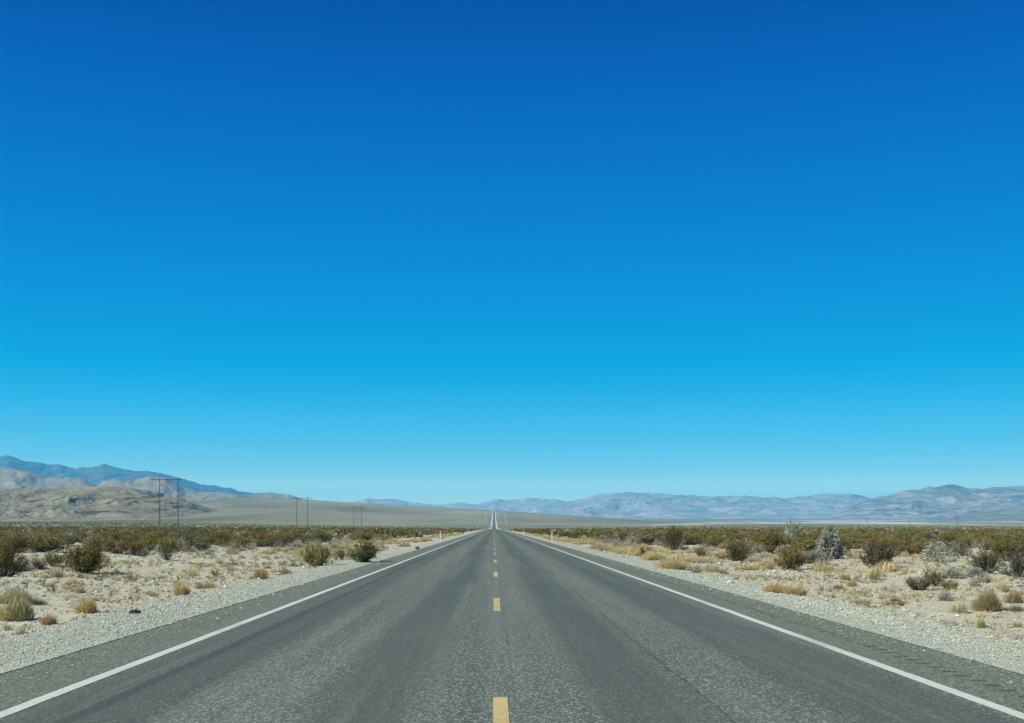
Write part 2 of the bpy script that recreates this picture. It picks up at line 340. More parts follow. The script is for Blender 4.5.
# ------------------------------------------------------------------ road
RUMBLE = [(-4.32, -4.02, 0.010), (4.12, 4.42, 0.020)]
def build_road():
    t = NT('asphalt'); p = t.pos(); X_, Y_, Z_ = t.xyz(p)
    grain = t.scale(p, (1.0, 0.5, 1.0)); agg = t.voro(grain, 64, 'Color'); aggv = t.xyz(agg)[0]
    sp = t.noise(grain, 46, 3, 0.7)
    lng = t.noise(t.scale(p, (1.0, 0.045, 1)), 1.1, 5, 0.65)
    pat = t.noise(t.scale(p, (1.0, 0.35, 1)), 0.8, 5, 0.65)
    base = t.mix(t.step(lng, 0.3, 0.7), (0.090, 0.107, 0.091), (0.140, 0.160, 0.134))
    def band(c, w):   # 1 at the centre of a wheel path
        return t.math('SUBTRACT', 1.0, t.step(t.math('ABSOLUTE', t.math('SUBTRACT', t.math('ADD', X_, t.math('MULTIPLY_ADD', lng, 0.5, -0.25)), c)), w * .35, w))
    bands = t.math('MAXIMUM', t.math('MAXIMUM', band(-2.95, 0.85), band(-0.95, 0.60)), t.math('MAXIMUM', band(3.05, 0.85), band(1.15, 0.65)))
    base = t.mix(t.math('MULTIPLY', bands, 0.60), base, (0.058, 0.070, 0.064))
    base = t.mix(t.math('MULTIPLY', t.step(pat, 0.5, 0.75), 0.35), base, (0.145, 0.160, 0.122))
    stk = t.noise(t.scale(p, (1.0, 0.012, 1)), 3.2, 4, 0.7)
    base = t.mix(t.math('MULTIPLY', t.step(stk, 0.50, 0.68), 0.35), base, (0.055, 0.065, 0.06))
    base = t.mix(t.math('MULTIPLY', t.step(stk, 0.50, 0.32), 0.40), base, (0.165, 0.185, 0.155))
    ax = t.math('ABSOLUTE', X_)
    base = t.mix(t.math('MULTIPLY', t.step(ax, 3.62, 3.8), 0.7), base, (0.137, 0.147, 0.112))
    worn = t.math('SUBTRACT', 1.0, t.math('MULTIPLY', bands, 0.72))     # wheels have pressed the stones flush with the tar
    base = t.mix(t.math('MULTIPLY', t.step(aggv, 0.64, 0.90), t.math('MULTIPLY', worn, 0.78)), base, (0.31, 0.325, 0.265))
    base = t.mix(t.math('MULTIPLY', t.step(sp, 0.50, 0.66), t.math('MULTIPLY', worn, 0.78)), base, (0.026, 0.032, 0.028))
    mott = t.noise(p, 7.0, 4, 0.7)
    base = t.mix(t.math('MULTIPLY', t.step(mott, 0.52, 0.70), t.math('MULTIPLY', t.step(ax, 3.66, 3.9), 0.5)), base, (0.085, 0.082, 0.064))
    wob = t.math('MULTIPLY_ADD', t.noise(p, 1.3, 4, 0.7), 0.10, -0.05)
    def crack(c, w):
        return t.math('SUBTRACT', 1.0, t.step(t.math('ABSOLUTE', t.math('SUBTRACT', t.math('ADD', X_, wob), c)), w * .5, w))
    brk = t.step(t.noise(t.scale(p, (1, .3, 1)), 0.9, 3), 0.38, 0.5)
    base = t.mix(t.math('MULTIPLY', t.math('MULTIPLY', crack(1.67, 0.015), brk), 0.45), base, (0.02, 0.02, 0.02))
    base = t.mix(t.math('MULTIPLY', crack(-2.98, 0.09), 0.45), base, (0.035, 0.038, 0.038))
    base = t.mix(t.math('MULTIPLY', crack(0.16, 0.02), t.math('MULTIPLY', brk, 0.2)), base, (0.03, 0.03, 0.03))
    base = t.mix(t.step(t.math('ADD', X_, t.math('MULTIPLY', wob, .5)), 4.825, 4.84), base, (0.018, 0.018, 0.017))
    base = t.mix(t.step(t.math('SUBTRACT', t.math('MULTIPLY', wob, .5), X_), 4.495, 4.51), base, (0.018, 0.018, 0.017))
    # milled grooves darkened in the colour, since their own shading barely shows
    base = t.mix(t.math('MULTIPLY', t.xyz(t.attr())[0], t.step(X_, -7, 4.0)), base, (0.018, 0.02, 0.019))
    t.col(base); t.p.inputs['Roughness'].default_value = 0.8; t.p.inputs['Specular IOR Level'].default_value = 0.3
    t.bump(t.math('ADD', t.math('MULTIPLY', aggv, 0.5), sp), 0.7, 0.008)
    b = MB()
    def panel(xs, ys, dip=None, w=0):
        zb = z_road(ys); lift = 0.35 * sm(700, 1200, ys); n = len(xs)
        X = np.repeat(np.array(xs)[None, :], len(ys), 0); Y = np.repeat(ys[:, None], n, 1); Z = np.repeat((zb + lift)[:, None], n, 1); g = np.zeros_like(Z)
        if dip is not None:
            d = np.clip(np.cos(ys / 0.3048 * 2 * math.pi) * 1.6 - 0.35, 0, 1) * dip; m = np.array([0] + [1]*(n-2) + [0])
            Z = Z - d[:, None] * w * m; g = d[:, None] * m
        if xs[0] < -4.55: Z[:, 0] -= 0.2 + lift
        if xs[-1] > 4.85: Z[:, -1] -= 0.2 + lift
        i = np.arange(len(ys)-1)[:, None]*n; j = np.arange(n-1)[None, :]
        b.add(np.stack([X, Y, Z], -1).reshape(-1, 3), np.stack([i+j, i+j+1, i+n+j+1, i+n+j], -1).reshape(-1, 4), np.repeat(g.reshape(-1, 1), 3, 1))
    yl = np.concatenate([np.arange(-12, 700, 4.0), np.arange(700, 7600, 20)])
    yd = np.unique(np.concatenate([np.arange(-12, 4, 4.0), np.arange(4, 88, 0.0254), np.arange(88, 700, 4), np.arange(700, 7600, 20)]))
    fade = ((yd > 4) & (yd < 88)) * np.clip(0.35 + 1.3 * noise(yd * .9, yd * 0, 8) + .5, 0.1, 1)
    panel([-4.56, -4.54, -4.32], yl); panel([-4.32, -4.30, -4.04, -4.02], yd, fade, .005)
    panel([-4.02, -2, 0, 2, 4.18], yl); panel([4.18, 4.20, 4.34, 4.36], yd, fade, .014); panel([4.36, 4.85, 4.87], yl)
    r = b.build('road', t.m); tag(r, kind='structure')
    # pale gravel verge of the far climb, visible either side of the asphalt
    t2 = NT('far_verge_gravel'); t2.col(t2.mix(t2.noise(t2.pos(), 0.2, 4), (0.44, 0.44, 0.40), (0.58, 0.57, 0.52)))
    vb = MB(); ys = np.arange(900, 7400, 20.0)
    for a, b in ((-8.2, -3.95), (4.2, 8.6)):
        zz = z_road(ys) + 0.40 * sm(700, 1200, ys)
        V = np.concatenate([np.stack([np.full_like(ys, a), ys, zz], -1), np.stack([np.full_like(ys, b), ys, zz], -1)])
        k = np.arange(len(ys)-1); m = len(ys)
        vb.add(V, np.stack([k, k+m, k+m+1, k+1], -1))
    tag(vb.build('road_verge', t2.m), kind='structure')
    # faint dirt tracks running beside the road on the climb
    t3 = NT('track_dust'); t3.col((0.40, 0.37, 0.30)); tb = MB(); ys = np.arange(2500, 6200, 25.0)
    for f, w, br in ((lambda y: -27 - 6*np.sin(y/600), 3.6, 1), (lambda y: -38 + 4*np.sin(y/350+2), 3.0, 2), (lambda y: 36 + (y-3000)*.006, 3.2, 3)):
        xc = f(ys); keep = noise(ys/420, ys*0+br*3.3, br) > -0.12
        zl, zr = z_ground(xc - w/2, ys) + .35, z_ground(xc + w/2, ys) + .35
        V = np.concatenate([np.stack([xc-w/2, ys, zl], -1), np.stack([xc+w/2, ys, zr], -1)])
        k = np.arange(len(ys)-1)[keep[:-1] & (zl[1:] < 1e9)]; m = len(ys); tb.add(V, np.stack([k, k+m, k+m+1, k+1], -1))
    tag(tb.build('dirt_path', t3.m), kind='structure')
    # paint
    def paint(name, c, dark):
        q = NT(name); pp = q.pos()
        q.col(q.mix(q.math('MULTIPLY', q.step(q.math('ADD', q.math('MULTIPLY', q.noise(pp, 30, 4, 0.75), 0.6), q.math('MULTIPLY', q.noise(q.scale(pp, (1, .25, 1)), 2.0, 4, .7), 0.4)), 0.49, 0.62), 0.75), q.mix(q.noise(pp, 3, 3), c, tuple(k*.86 for k in c)), dark))
        q.p.inputs['Roughness'].default_value = 0.7; q.bump(q.noise(pp, 90, 2, .7), 0.5, 0.006); return q.m
    W = paint('white_road_paint', (0.58, 0.61, 0.55), (0.25, 0.27, 0.24)); Yl = paint('yellow_road_paint', (0.56, 0.435, 0.19), (0.24, 0.20, 0.12))
    ys = np.concatenate([np.arange(-12, 60, 0.5), np.arange(60, 900, 6)])
    for nm, c in (('edge_line', -3.54), ('edge_line', 3.765)):
        b = MB(); z = z_road(ys) + 0.004 + 0.2 * sm(700, 1200, ys); wv = 0.010 * noise(ys / 1.7, ys * 0, 3)
        V = np.concatenate([np.stack([np.full_like(ys, c-.063)+wv, ys, z], -1), np.stack([np.full_like(ys, c+.063)+wv*.5, ys, z], -1)])
        k = np.arange(len(ys)-1); m = len(ys); b.add(V, np.stack([k, k+m, k+m+1, k+1], -1)); tag(b.build('road_edge_line', W), kind='structure')
    b = MB()
    for k in range(-1, 60):
        e = 8.75 + 12.19 * k; s0 = e - 3.2; yy = np.linspace(s0, e, 5); z = z_road(yy) + 0.004
        V = np.concatenate([np.stack([np.full_like(yy, 0.05-.057), yy, z], -1), np.stack([np.full_like(yy, 0.05+.057), yy, z], -1)])
        q = np.arange(4); b.add(V, np.stack([q, q+5, q+6, q+1], -1))
    tag(b.build('road_centre_line', Yl), kind='structure')
build_road()

# ------------------------------------------------------------------ hills and mountain ranges
def rocky(name, lo, hi, dark, sc):
    t = NT(name); p = t.pos(); a = t.xyz(t.attr())
    c = t.mix(t.step(t.noise(p, sc, 6, 0.65), 0.35, 0.65), lo, hi)
    c = t.mix(t.math('MULTIPLY', a[0], 0.85), c, dark)
    t.col(c); return t.m
ztop = [0.0]
def mountain(name, sil, R0, Rc, R2, mat, wid, amp, seed, p=1.2, nu=420, nr=120, base=None, rock=0.35, stretch=2.6, jagged=1.0):
    sil = np.array(sil, float)
    us = np.linspace(sil[0, 0], sil[-1, 0], nu); rs = np.concatenate([np.linspace(R0, Rc, nr), np.linspace(Rc, R2, nr // 3)[1:]])
    Ug, Rg = np.meshgrid(us, rs)
    X = (Ug - U0) / F * Rg; Y = Rg * 1.0
    rgh = 13.0 * Rc / F
    zc = CZ + (H - np.interp(Ug, sil[:, 0], sil[:, 1])) * Rc / F
    w = 0.10 * (Rc - R0) * fbm(X / (wid * 2), Y / (wid * 2), 3, seed + 5)
    s = np.where(Rg <= Rc, np.clip((Rg + w - R0) / (Rc - R0), 0, 1), np.clip((R2 - Rg) / (R2 - Rc), 0, 1))
    s[nr - 1] = 1.0
    wx = X + 0.35 * wid * fbm(X / wid, Y / wid, 3, seed + 50)
    rg = ridged(wx / wid, Y / (wid * stretch), 5, seed); rg2 = ridged(wx / (wid * .3), Y / (wid * .3 * stretch), 4, seed + 9)
    rg3 = ridged(wx / (wid * .11), Y / (wid * .11 * 1.6), 3, seed + 19)
    carve = (1 - rg) * amp * .85 + (1 - rg2) * amp * 0.35 + (1 - rg3) * amp * .08
    env = np.sin(np.clip(s, 0, 1) * math.pi) ** 0.8 + 0.035
    hgt = np.clip(s ** p - carve * env + 0.010, -0.02, 1.2)
    if base is None: base = -12.0
    Z = base + (zc - base) * hgt + jagged * Rc / F * np.clip(s, 0, 1) ** 2 * (2.0 * fbm(X / rgh, Y / rgh, 4, seed + 3, .6) - 1.2 * (1 - ridged(X / rgh * .6, Y / rgh * .6, 3, seed + 4)) + .3)
    zb = z_ground(X, Y) - 4
    edge = np.minimum(sm(us[0], us[0] + 25, Ug), 1 - sm(us[-1] - 25, us[-1], Ug))
    Z = zb + (np.maximum(Z, zb) - zb) * edge * np.where(np.arange(len(rs)) == 0, 0, 1)[:, None] * np.where(np.arange(len(rs)) == len(rs)-1, 0, 1)[:, None]
    ztop[0] = max(ztop[0], float(Z.max()))
    rk = sm(0.35, 0.8, fbm(wx / (wid * .35), Y / (wid * .6), 4, seed + 77) + 0.35 * (1 - rg)) * rock / .35 * sm(0.12, 0.4, s)
    n = nu; i = np.arange(len(rs)-1)[:, None]*n; j = np.arange(n-1)[None, :]
    Q = np.stack([i+j, i+j+1, i+n+j+1, i+n+j], -1).reshape(-1, 4)
    cols = np.stack([np.clip(rk, 0, 1), s, s], -1).reshape(-1, 3)
    o = link(name, mesh(name, np.stack([X, Y, Z], -1).reshape(-1, 3), Q, mat, cols, True)); return tag(o, kind='structure')

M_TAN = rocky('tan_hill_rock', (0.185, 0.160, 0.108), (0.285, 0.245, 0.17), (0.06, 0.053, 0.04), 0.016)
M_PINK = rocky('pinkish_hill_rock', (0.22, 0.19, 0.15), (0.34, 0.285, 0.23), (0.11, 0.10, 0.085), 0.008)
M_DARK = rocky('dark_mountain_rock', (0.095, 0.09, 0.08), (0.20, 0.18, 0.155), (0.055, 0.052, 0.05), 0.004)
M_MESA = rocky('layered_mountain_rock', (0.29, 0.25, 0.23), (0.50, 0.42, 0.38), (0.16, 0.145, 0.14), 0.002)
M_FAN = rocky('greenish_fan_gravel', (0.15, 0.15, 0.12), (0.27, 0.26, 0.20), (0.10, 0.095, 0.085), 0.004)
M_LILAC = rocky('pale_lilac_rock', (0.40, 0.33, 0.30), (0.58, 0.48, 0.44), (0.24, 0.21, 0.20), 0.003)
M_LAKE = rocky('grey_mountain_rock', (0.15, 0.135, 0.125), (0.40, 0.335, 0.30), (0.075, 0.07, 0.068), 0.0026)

mountain('distant_mountains', [(-260,452),(-120,448),(-40,454),(0,457),(8,455),(15,458),(25,461.5),(40,463),(60,465),(75,468),(88,467.5),(97,466),(104,464),(115,467),(125,470),(140,470.5),(160,473),(180,478),(200,484),(215,486),(230,488),(242,492),(255,493),(270,494.5),(285,496),(300,499),(330,508)],
         19000, 25000, 29000, M_DARK, 2600, 0.30, 3, 1.0)
mountain('mid_hills', [(-260,466),(-120,462),(0,467),(10,468),(25,471),(35,475),(60,478),(80,478),(90,482),(97,486),(104,481.5),(115,479),(125,480),(135,478.5),(150,477),(165,478),(175,483),(185,489),(200,491),(225,493.5),(250,496),(280,503)],
         8200, 10500, 12500, M_PINK, 900, 0.42, 11, 1.1)
mountain('near_hills', [(-260,484),(-100,486),(0,489),(30,488),(60,487.5),(90,486.5),(110,486),(125,487),(140,489),(150,491),(165,494),(180,498),(195,503),(210,508),(225,512.5),(240,516.5),(265,521)],
         3150, 4300, 5200, M_TAN, 300, 0.30, 23, 0.85, 620, 220, jagged=1.1, rock=.8)
mountain('small_hills', [(225,499),(240,494.5),(256,493.3),(264,492),(268,491.5),(273,492.5),(281,495),(288,494),(293,495),(299,498),(308,503),(325,510)],
         12500, 14500, 16500, M_PINK, 900, 0.35, 31, 1.0, 160, 80)
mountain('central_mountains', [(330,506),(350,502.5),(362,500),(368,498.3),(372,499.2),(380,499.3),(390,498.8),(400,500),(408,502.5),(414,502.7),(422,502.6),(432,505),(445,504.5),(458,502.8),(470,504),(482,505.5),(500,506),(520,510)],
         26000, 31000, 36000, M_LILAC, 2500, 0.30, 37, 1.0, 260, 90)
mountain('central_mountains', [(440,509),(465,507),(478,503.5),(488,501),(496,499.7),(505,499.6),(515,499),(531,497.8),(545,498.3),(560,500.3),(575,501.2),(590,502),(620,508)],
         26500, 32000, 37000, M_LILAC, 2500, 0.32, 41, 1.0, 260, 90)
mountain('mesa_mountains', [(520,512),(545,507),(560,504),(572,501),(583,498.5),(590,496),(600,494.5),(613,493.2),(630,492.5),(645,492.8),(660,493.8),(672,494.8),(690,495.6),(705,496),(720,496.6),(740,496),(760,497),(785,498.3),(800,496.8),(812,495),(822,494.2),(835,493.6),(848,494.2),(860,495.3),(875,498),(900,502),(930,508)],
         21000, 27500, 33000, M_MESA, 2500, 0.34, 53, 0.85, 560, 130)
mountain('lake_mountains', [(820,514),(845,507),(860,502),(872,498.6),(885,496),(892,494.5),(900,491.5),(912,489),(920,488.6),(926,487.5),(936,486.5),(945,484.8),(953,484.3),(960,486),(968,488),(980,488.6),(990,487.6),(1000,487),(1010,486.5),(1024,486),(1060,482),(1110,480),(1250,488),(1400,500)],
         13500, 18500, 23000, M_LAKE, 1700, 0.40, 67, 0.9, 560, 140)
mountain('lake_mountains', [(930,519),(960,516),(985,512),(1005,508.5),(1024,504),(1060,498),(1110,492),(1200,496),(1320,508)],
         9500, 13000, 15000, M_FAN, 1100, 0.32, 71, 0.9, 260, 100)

# ------------------------------------------------------------------ haze
def build_haze():
    R = 72000; b = MB(); top = ztop[0] + 60; bot = zmin - 60
    b.box((0, 0, (top + bot) / 2), (2*R, 2*R, top - bot))
    m = bpy.data.materials.new('clear_desert_haze'); m.use_nodes = True; n = m.node_tree.nodes; n.clear()
    o = n.new('ShaderNodeOutputMaterial'); v = n.new('ShaderNodeVolumePrincipled')
    v.inputs['Color'].default_value = (0.032, 0.56, 1.0, 1); v.inputs['Density'].default_value = HAZE
    v.inputs['Anisotropy'].default_value = 0.0
    m.node_tree.links.new(v.outputs[0], o.inputs['Volume'])
    h = b.build('haze', m, cols=False); tag(h, kind='stuff')
HAZE = 3.4e-5
print('zmin',zmin,'ztop',ztop)
build_haze()
#@@PLANTS
# ------------------------------------------------------------------ plants: meshes one unit wide and one unit high
def leaf_quads(C, size, r, up=0.0):
    n = len(C)
    a = r.normal(size=(n, 3)); a[:, 2] = a[:, 2] * (1 - up) + up * np.abs(a[:, 2]) * 1.5; a /= np.linalg.norm(a, axis=1)[:, None]
    b = np.cross(a, r.normal(size=(n, 3))); b /= np.linalg.norm(b, axis=1)[:, None]
    s = (size * r.uniform(0.6, 1.4, n))[:, None]
    V = np.stack([C - a*s, C - b*s*.45, C + a*s, C + b*s*.45], 1).reshape(-1, 3)
    return V, np.arange(n*4).reshape(-1, 4)

def strips(P0, P1, P2, w, r):
    """thin bent blades through three points, narrowing to the tip: 5 vertices each"""
    n = len(P0); d = P2 - P0; s = np.cross(d, r.normal(size=(n, 3))); s /= np.linalg.norm(s, axis=1)[:, None] + 1e-9
    s = s * np.broadcast_to(np.asarray(w, float), (n,))[:, None]
    V = np.stack([P0 - s, P0 + s, P1 + s*.8, P1 - s*.8, P2], 1).reshape(-1, 3)
    k = np.arange(n)[:, None] * 5
    return V, k + np.array([[0, 1, 2, 3]]), k + np.array([[3, 2, 4]])

def jit(c, n, r, v=0.25):
    c = np.asarray(c, float); f = r.uniform(1 - v, 1 + v, (n, 1)); return np.clip(c * f * r.uniform(.94, 1.06, (n, 3)), 0, 1)

def creosote(seed, leaves, leaf, stems=44, fol=((0.125, 0.112, 0.032), (0.175, 0.150, 0.050)), bark=(0.13, 0.115, 0.09), lean=1.0, open_=0.4, pale=0.06):
    """many thin stems fanning up from one root, small leaves in sprays over their outer half"""
    r = np.random.default_rng(seed)
    az = r.uniform(0, 2*math.pi, stems); rad = 0.5 * np.sqrt(r.uniform(0.03, 1, stems)) * lean * (1 + .25*np.sin(az*2 + seed)) * r.uniform(.8, 1.1, stems)
    hz = np.sqrt(np.clip(1 - (rad/.62)**2, .12, 1)) * r.uniform(.68, 1.0, stems)
    tip = np.stack([np.cos(az)*rad, np.sin(az)*rad, hz], -1)
    root = np.stack([np.cos(az)*.05, np.sin(az)*.05, -0.03*np.ones(stems)], -1) * r.uniform(.3, 1.3, (stems, 1))
    mid = root*.5 + tip*.5 + np.stack([np.cos(az)*rad*.16, np.sin(az)*rad*.16, -.05*hz], -1) + r.normal(size=(stems, 3))*.02
    SV, SQ, ST = strips(root, mid, tip, 0.011, r)
    # side twigs
    k = 5; bi = np.repeat(np.arange(stems), k); t = r.uniform(.3, .9, len(bi))[:, None]
    bp = root[bi]*(1-t)**2 + 2*mid[bi]*t*(1-t) + tip[bi]*t**2
    tw = bp + (tip[bi]-root[bi])*r.uniform(.08, .22, (len(bi), 1)) + r.normal(size=(len(bi), 3))*.065
    tw[:, 2] = np.maximum(tw[:, 2], 0.04)
    TV, TQ, TT = strips(bp, (bp+tw)/2, tw, 0.006, r)
    V = np.concatenate([SV, TV]); n0 = len(SV)
    stem = (V, [np.concatenate([SQ, TQ + n0]), np.concatenate([ST, TT + n0])], np.repeat(jit(bark, stems + len(bi), r), 5, 0))
    # leaves along twigs and upper stems
    q = r.integers(0, len(bi), leaves); f = r.uniform(.25, 1.08, leaves)[:, None]
    C = bp[q]*(1-f) + tw[q]*f + r.normal(size=(leaves, 3))*.022
    top = r.uniform(size=leaves) < .35; si = r.integers(0, stems, leaves); tt = r.uniform(open_, 1.02, leaves)[:, None]
    P = root[si]*(1-tt)**2 + 2*mid[si]*tt*(1-tt) + tip[si]*tt**2 + r.normal(size=(leaves, 3))*.028
    C = np.where(top[:, None], P, C); C[:, 2] = np.maximum(C[:, 2], .03)
    LV, LQ = leaf_quads(C, leaf, r, .5)
    mixv = r.uniform(size=(leaves, 1)); clump = (np.random.default_rng(seed+1).uniform(size=stems)[si])[:, None]
    lc = np.asarray(fol[0])*(1-mixv*.5-clump*.5) + np.asarray(fol[1])*(mixv*.5+clump*.5)
    lc = lc * r.uniform(.75, 1.3, (leaves, 1)); pl = r.uniform(size=leaves) < pale; lc[pl] = np.array([.34, .31, .19]) * r.uniform(.8, 1.2, (pl.sum(), 1))
    return stem, (LV, [LQ], np.repeat(lc, 4, 0))

def cushion(seed, n, w=0.012, c=((0.42, 0.42, 0.35), (0.30, 0.30, 0.235)), hole=0.0, leaf=.030, zf=.95, square=0):
    """rounded low shrub: a lumpy dome of small pale leaves over short tangled twigs, with dark gaps"""
    r = np.random.default_rng(seed)
    def dirs(n):
        d = r.normal(size=(n, 3)); d[:, 2] = np.abs(d[:, 2]) - .05; d /= np.linalg.norm(d, axis=1)[:, None]; d[:, :2] *= np.sqrt(1 + square * d[:, 2:]**2); return d
    def lump(d): return 1 + .20*noise(d[:, 0]*1.8 + seed, d[:, 1]*1.8 + d[:, 2]*1.5, seed) + .14*noise(d[:, 0]*4.5 + seed, d[:, 1]*4.5 + d[:, 2]*4, seed+1)
    m = int(n * 1.3); d = dirs(m)
    keep = noise(d[:, 0]*4.2 + seed, d[:, 1]*4.2 + d[:, 2]*5, seed + 3) > -(hole or .35) - .1*r.normal(size=m); d = d[keep]; m = len(d)
    C = d * (lump(d) * (1 - .30*r.uniform(size=m)**2))[:, None] * np.array([[.5, .5, zf]]); C[:, 2] = np.maximum(C[:, 2], .02)
    LV, LQ = leaf_quads(C, leaf, r, .3)
    mm = r.uniform(size=(m, 1)); lc = (np.asarray(c[0])*mm + np.asarray(c[1])*(1-mm)) * r.uniform(.75, 1.2, (m, 1))
    k = n // 3; d = dirs(k); L = (r.uniform(.75, 1.08, k) * lump(d))[:, None] * np.array([[.5, .5, zf]])
    P2 = d*L + r.normal(size=(k, 3))*.04; P0 = d*L*r.uniform(.1, .6, (k, 1)) + r.normal(size=(k, 3))*.04; P1 = (P0+P2)/2 + r.normal(size=(k, 3))*.05
    P0[:, 2] = np.maximum(P0[:, 2], 0); P2[:, 2] = np.maximum(P2[:, 2], .01)
    V, Q, T = strips(P0, P1, P2, w, r); tc = (np.asarray(c[1]) * .8)[None] * r.uniform(.5, 1.3, (k, 1))
    return np.concatenate([V, LV]), [np.concatenate([Q, LQ + len(V)]), T], np.concatenate([np.repeat(tc, 5, 0), np.repeat(lc, 4, 0)])

def tuft(seed, n, w=0.008, c=((0.50, 0.36, 0.155), (0.40, 0.25, 0.10)), spread=0.5, green=0.0):
    """dry grass: thin blades leaning all ways from a loose base, ragged on one side"""
    r = np.random.default_rng(seed); n = int(n * 1.6)
    az = r.uniform(0, 2*math.pi, n); q = r.uniform(0, 1, n)**.8; lop = 1 + .35*np.sin(az + seed) + .2*np.sin(az*3 + seed*2)
    rad = spread * q * lop
    hz = r.uniform(.30, 1.0, n) * (1 - .5*q**2) * (1 + .2*np.sin(az*2 + seed))
    b = .30 * np.sqrt(r.uniform(size=n)); ba = az + r.normal(size=n)*.7
    P0 = np.stack([np.cos(ba)*b, np.sin(ba)*b, np.full(n, -.02)], -1)
    P2 = np.stack([np.cos(az)*rad, np.sin(az)*rad, hz], -1) + P0*.4; P1 = P0*.5 + P2*.5 + np.array([0, 0, .10])*hz[:, None] + r.normal(size=(n, 3))*.035
    V, Q, T = strips(P0, P1, P2, w, r)
    m = r.uniform(size=(n, 1)); cc = (np.asarray(c[0])*m + np.asarray(c[1])*(1-m)) * r.uniform(.75, 1.2, (n, 1))
    g = r.uniform(size=n) < green; cc[g] = np.array([.13, .14, .045]) * r.uniform(.8, 1.2, (g.sum(), 1))
    return V, [Q, T], np.repeat(cc, 5, 0)

OLIVE = ((0.165, 0.152, 0.036), (0.295, 0.258, 0.082)); BROWN = ((0.185, 0.132, 0.038), (0.285, 0.210, 0.080))
GREY = ((0.12, 0.115, 0.075), (0.20, 0.19, 0.135)); GREEN = ((0.42, 0.43, 0.085), (0.62, 0.60, 0.19)); DEEP = ((0.095, 0.115, 0.035), (0.21, 0.215, 0.075))
GOLD = ((0.62, 0.49, 0.24), (0.52, 0.38, 0.17)); STRAW = ((0.68, 0.59, 0.34), (0.56, 0.45, 0.23)); RUST = ((0.47, 0.35, 0.17), (0.37, 0.26, 0.12)); BEIGE = ((0.62, 0.55, 0.38), (0.50, 0.42, 0.27))
SILVER = ((0.46, 0.47, 0.40), (0.33, 0.34, 0.28)); ASH = ((0.28, 0.27, 0.225), (0.19, 0.185, 0.15)); CHALK = ((0.56, 0.54, 0.45), (0.40, 0.39, 0.32))

def zg(x, y): return float(z_ground(np.array([x]), np.array([y]))[0])
def at(u, v):
    """the spot on the ground that the photograph shows at column u, row v"""
    y = CZ * F / max(v - 527.0, .5)
    for _ in range(12):
        x = (u - U0) / F * y; y = .5*y + .5*(CZ - zg(x, y)) * F / (v - H)
    return (u - U0) / F * y, y

def set_thing(o, x, y, w, h, d=None, sink=0.02):
    o.location = (x, y, zg(x, y) - sink); o.scale = (w, d or w, h); o.rotation_euler = (0, 0, random.uniform(0, 6.28))

_pm = {}
def pmesh(key, data, mat):
    if key not in _pm: _pm[key] = mesh(key, data[0], data[1], mat, data[2])
    return _pm[key]

NB = [0]
def big_bush(u, v, wpx, hpx, label, fol, group='large bushes beside the road', leaves=5200, leaf=.020, stems=70, **k):
    x, y = at(u, v); NB[0] += 1; s = 100 + NB[0]
    st, lf = creosote(s, leaves, leaf, stems, fol, **k)
    r = bpy.data.objects.new('desert_bush', None); COL.objects.link(r); tag(r, label, 'bush', group)
    link('stem', mesh('bush_stems', st[0], st[1], M_STEM, st[2]), r); link('foliage', mesh('bush_foliage', lf[0], lf[1], M_LEAF, lf[2]), r)
    w = wpx * y / F; set_thing(r, x, y, w, hpx * y / F, w * .9); return r
def one(name, cat, u, v, wpx, hpx, label, data, mat, group=None):
    x, y = at(u, v); NB[0] += 1
    o = link(name, mesh(name, data[0], data[1], mat, data[2])); tag(o, label, cat, group); w = wpx * y / F
    set_thing(o, x, y, w, hpx * y / F); return o
def grass(u, v, wpx, h, label, c, n=420, **k): NB[0] += 1; return one('grass_clump', 'grass clump', u, v, wpx, h, label, tuft(300 + NB[0], n, c=c, **k), M_DRY, 'dry grass clumps beside the road')
def low(u, v, wpx, h, label, c, n=1100, **k): NB[0] += 1; return one('low_shrub', 'shrub', u, v, wpx, h, label, cushion(500 + NB[0], n, c=c, **k), M_PALE, 'low pale shrubs on the stony ground')

# the plants one can tell apart, by the column and row of their foot and their size in the photograph
big_bush(84, 573, 56, 35, 'wide olive creosote bush with bare grey stems at the edge of the sandy clearing', OLIVE, leaves=7000, stems=95)
big_bush(54, 566, 26, 16, 'small yellowish bush leaning out of the wide olive bush on the sandy clearing', ((.17,.16,.05),(.28,.25,.10)), leaves=1800, leaf=.03, stems=36)
big_bush(6, 577, 36, 42, 'tall brownish olive bush cut off by the left edge of the picture', BROWN, leaves=6000)
big_bush(317, 566, 37, 28, 'bright yellow-green bush at the edge of the gravel verge', GREEN, leaves=5200, stems=90, pale=.12, open_=.15)
big_bush(362, 562, 42, 24, 'dark green spiky bush touching the asphalt edge', DEEP, leaves=3600, leaf=.030, stems=60, pale=.10, open_=.1)
big_bush(343, 560, 20, 14, 'brown half-bare bush between the yellow-green bush and the dark green bush', ((.13,.085,.03),(.17,.12,.05)), leaves=1400, leaf=.03, stems=40)
big_bush(167, 560, 17, 18, 'dark grey upright twiggy bush beside the thin pale stake', GREY, leaves=900, leaf=.026, stems=60, bark=(.10,.10,.085))
big_bush(143, 557, 16, 11, 'low dark grey bush behind the bare sand strip', GREY, leaves=900, leaf=.03, stems=50, bark=(.09,.09,.08))
big_bush(216, 577, 12, 8, 'small dark green tufted bush alone on pale stony ground', DEEP, leaves=900, leaf=.045, stems=30)
big_bush(417, 549.5, 6, 4.2, 'tiny dark green bush on the gravel verge short of the marker post', DEEP, leaves=700, leaf=.06, stems=24)
big_bush(674, 551, 24, 29, 'tall upright olive bush standing above the scrub belt', ((.10,.095,.03),(.16,.145,.05)), leaves=4800, leaf=.022, stems=60)
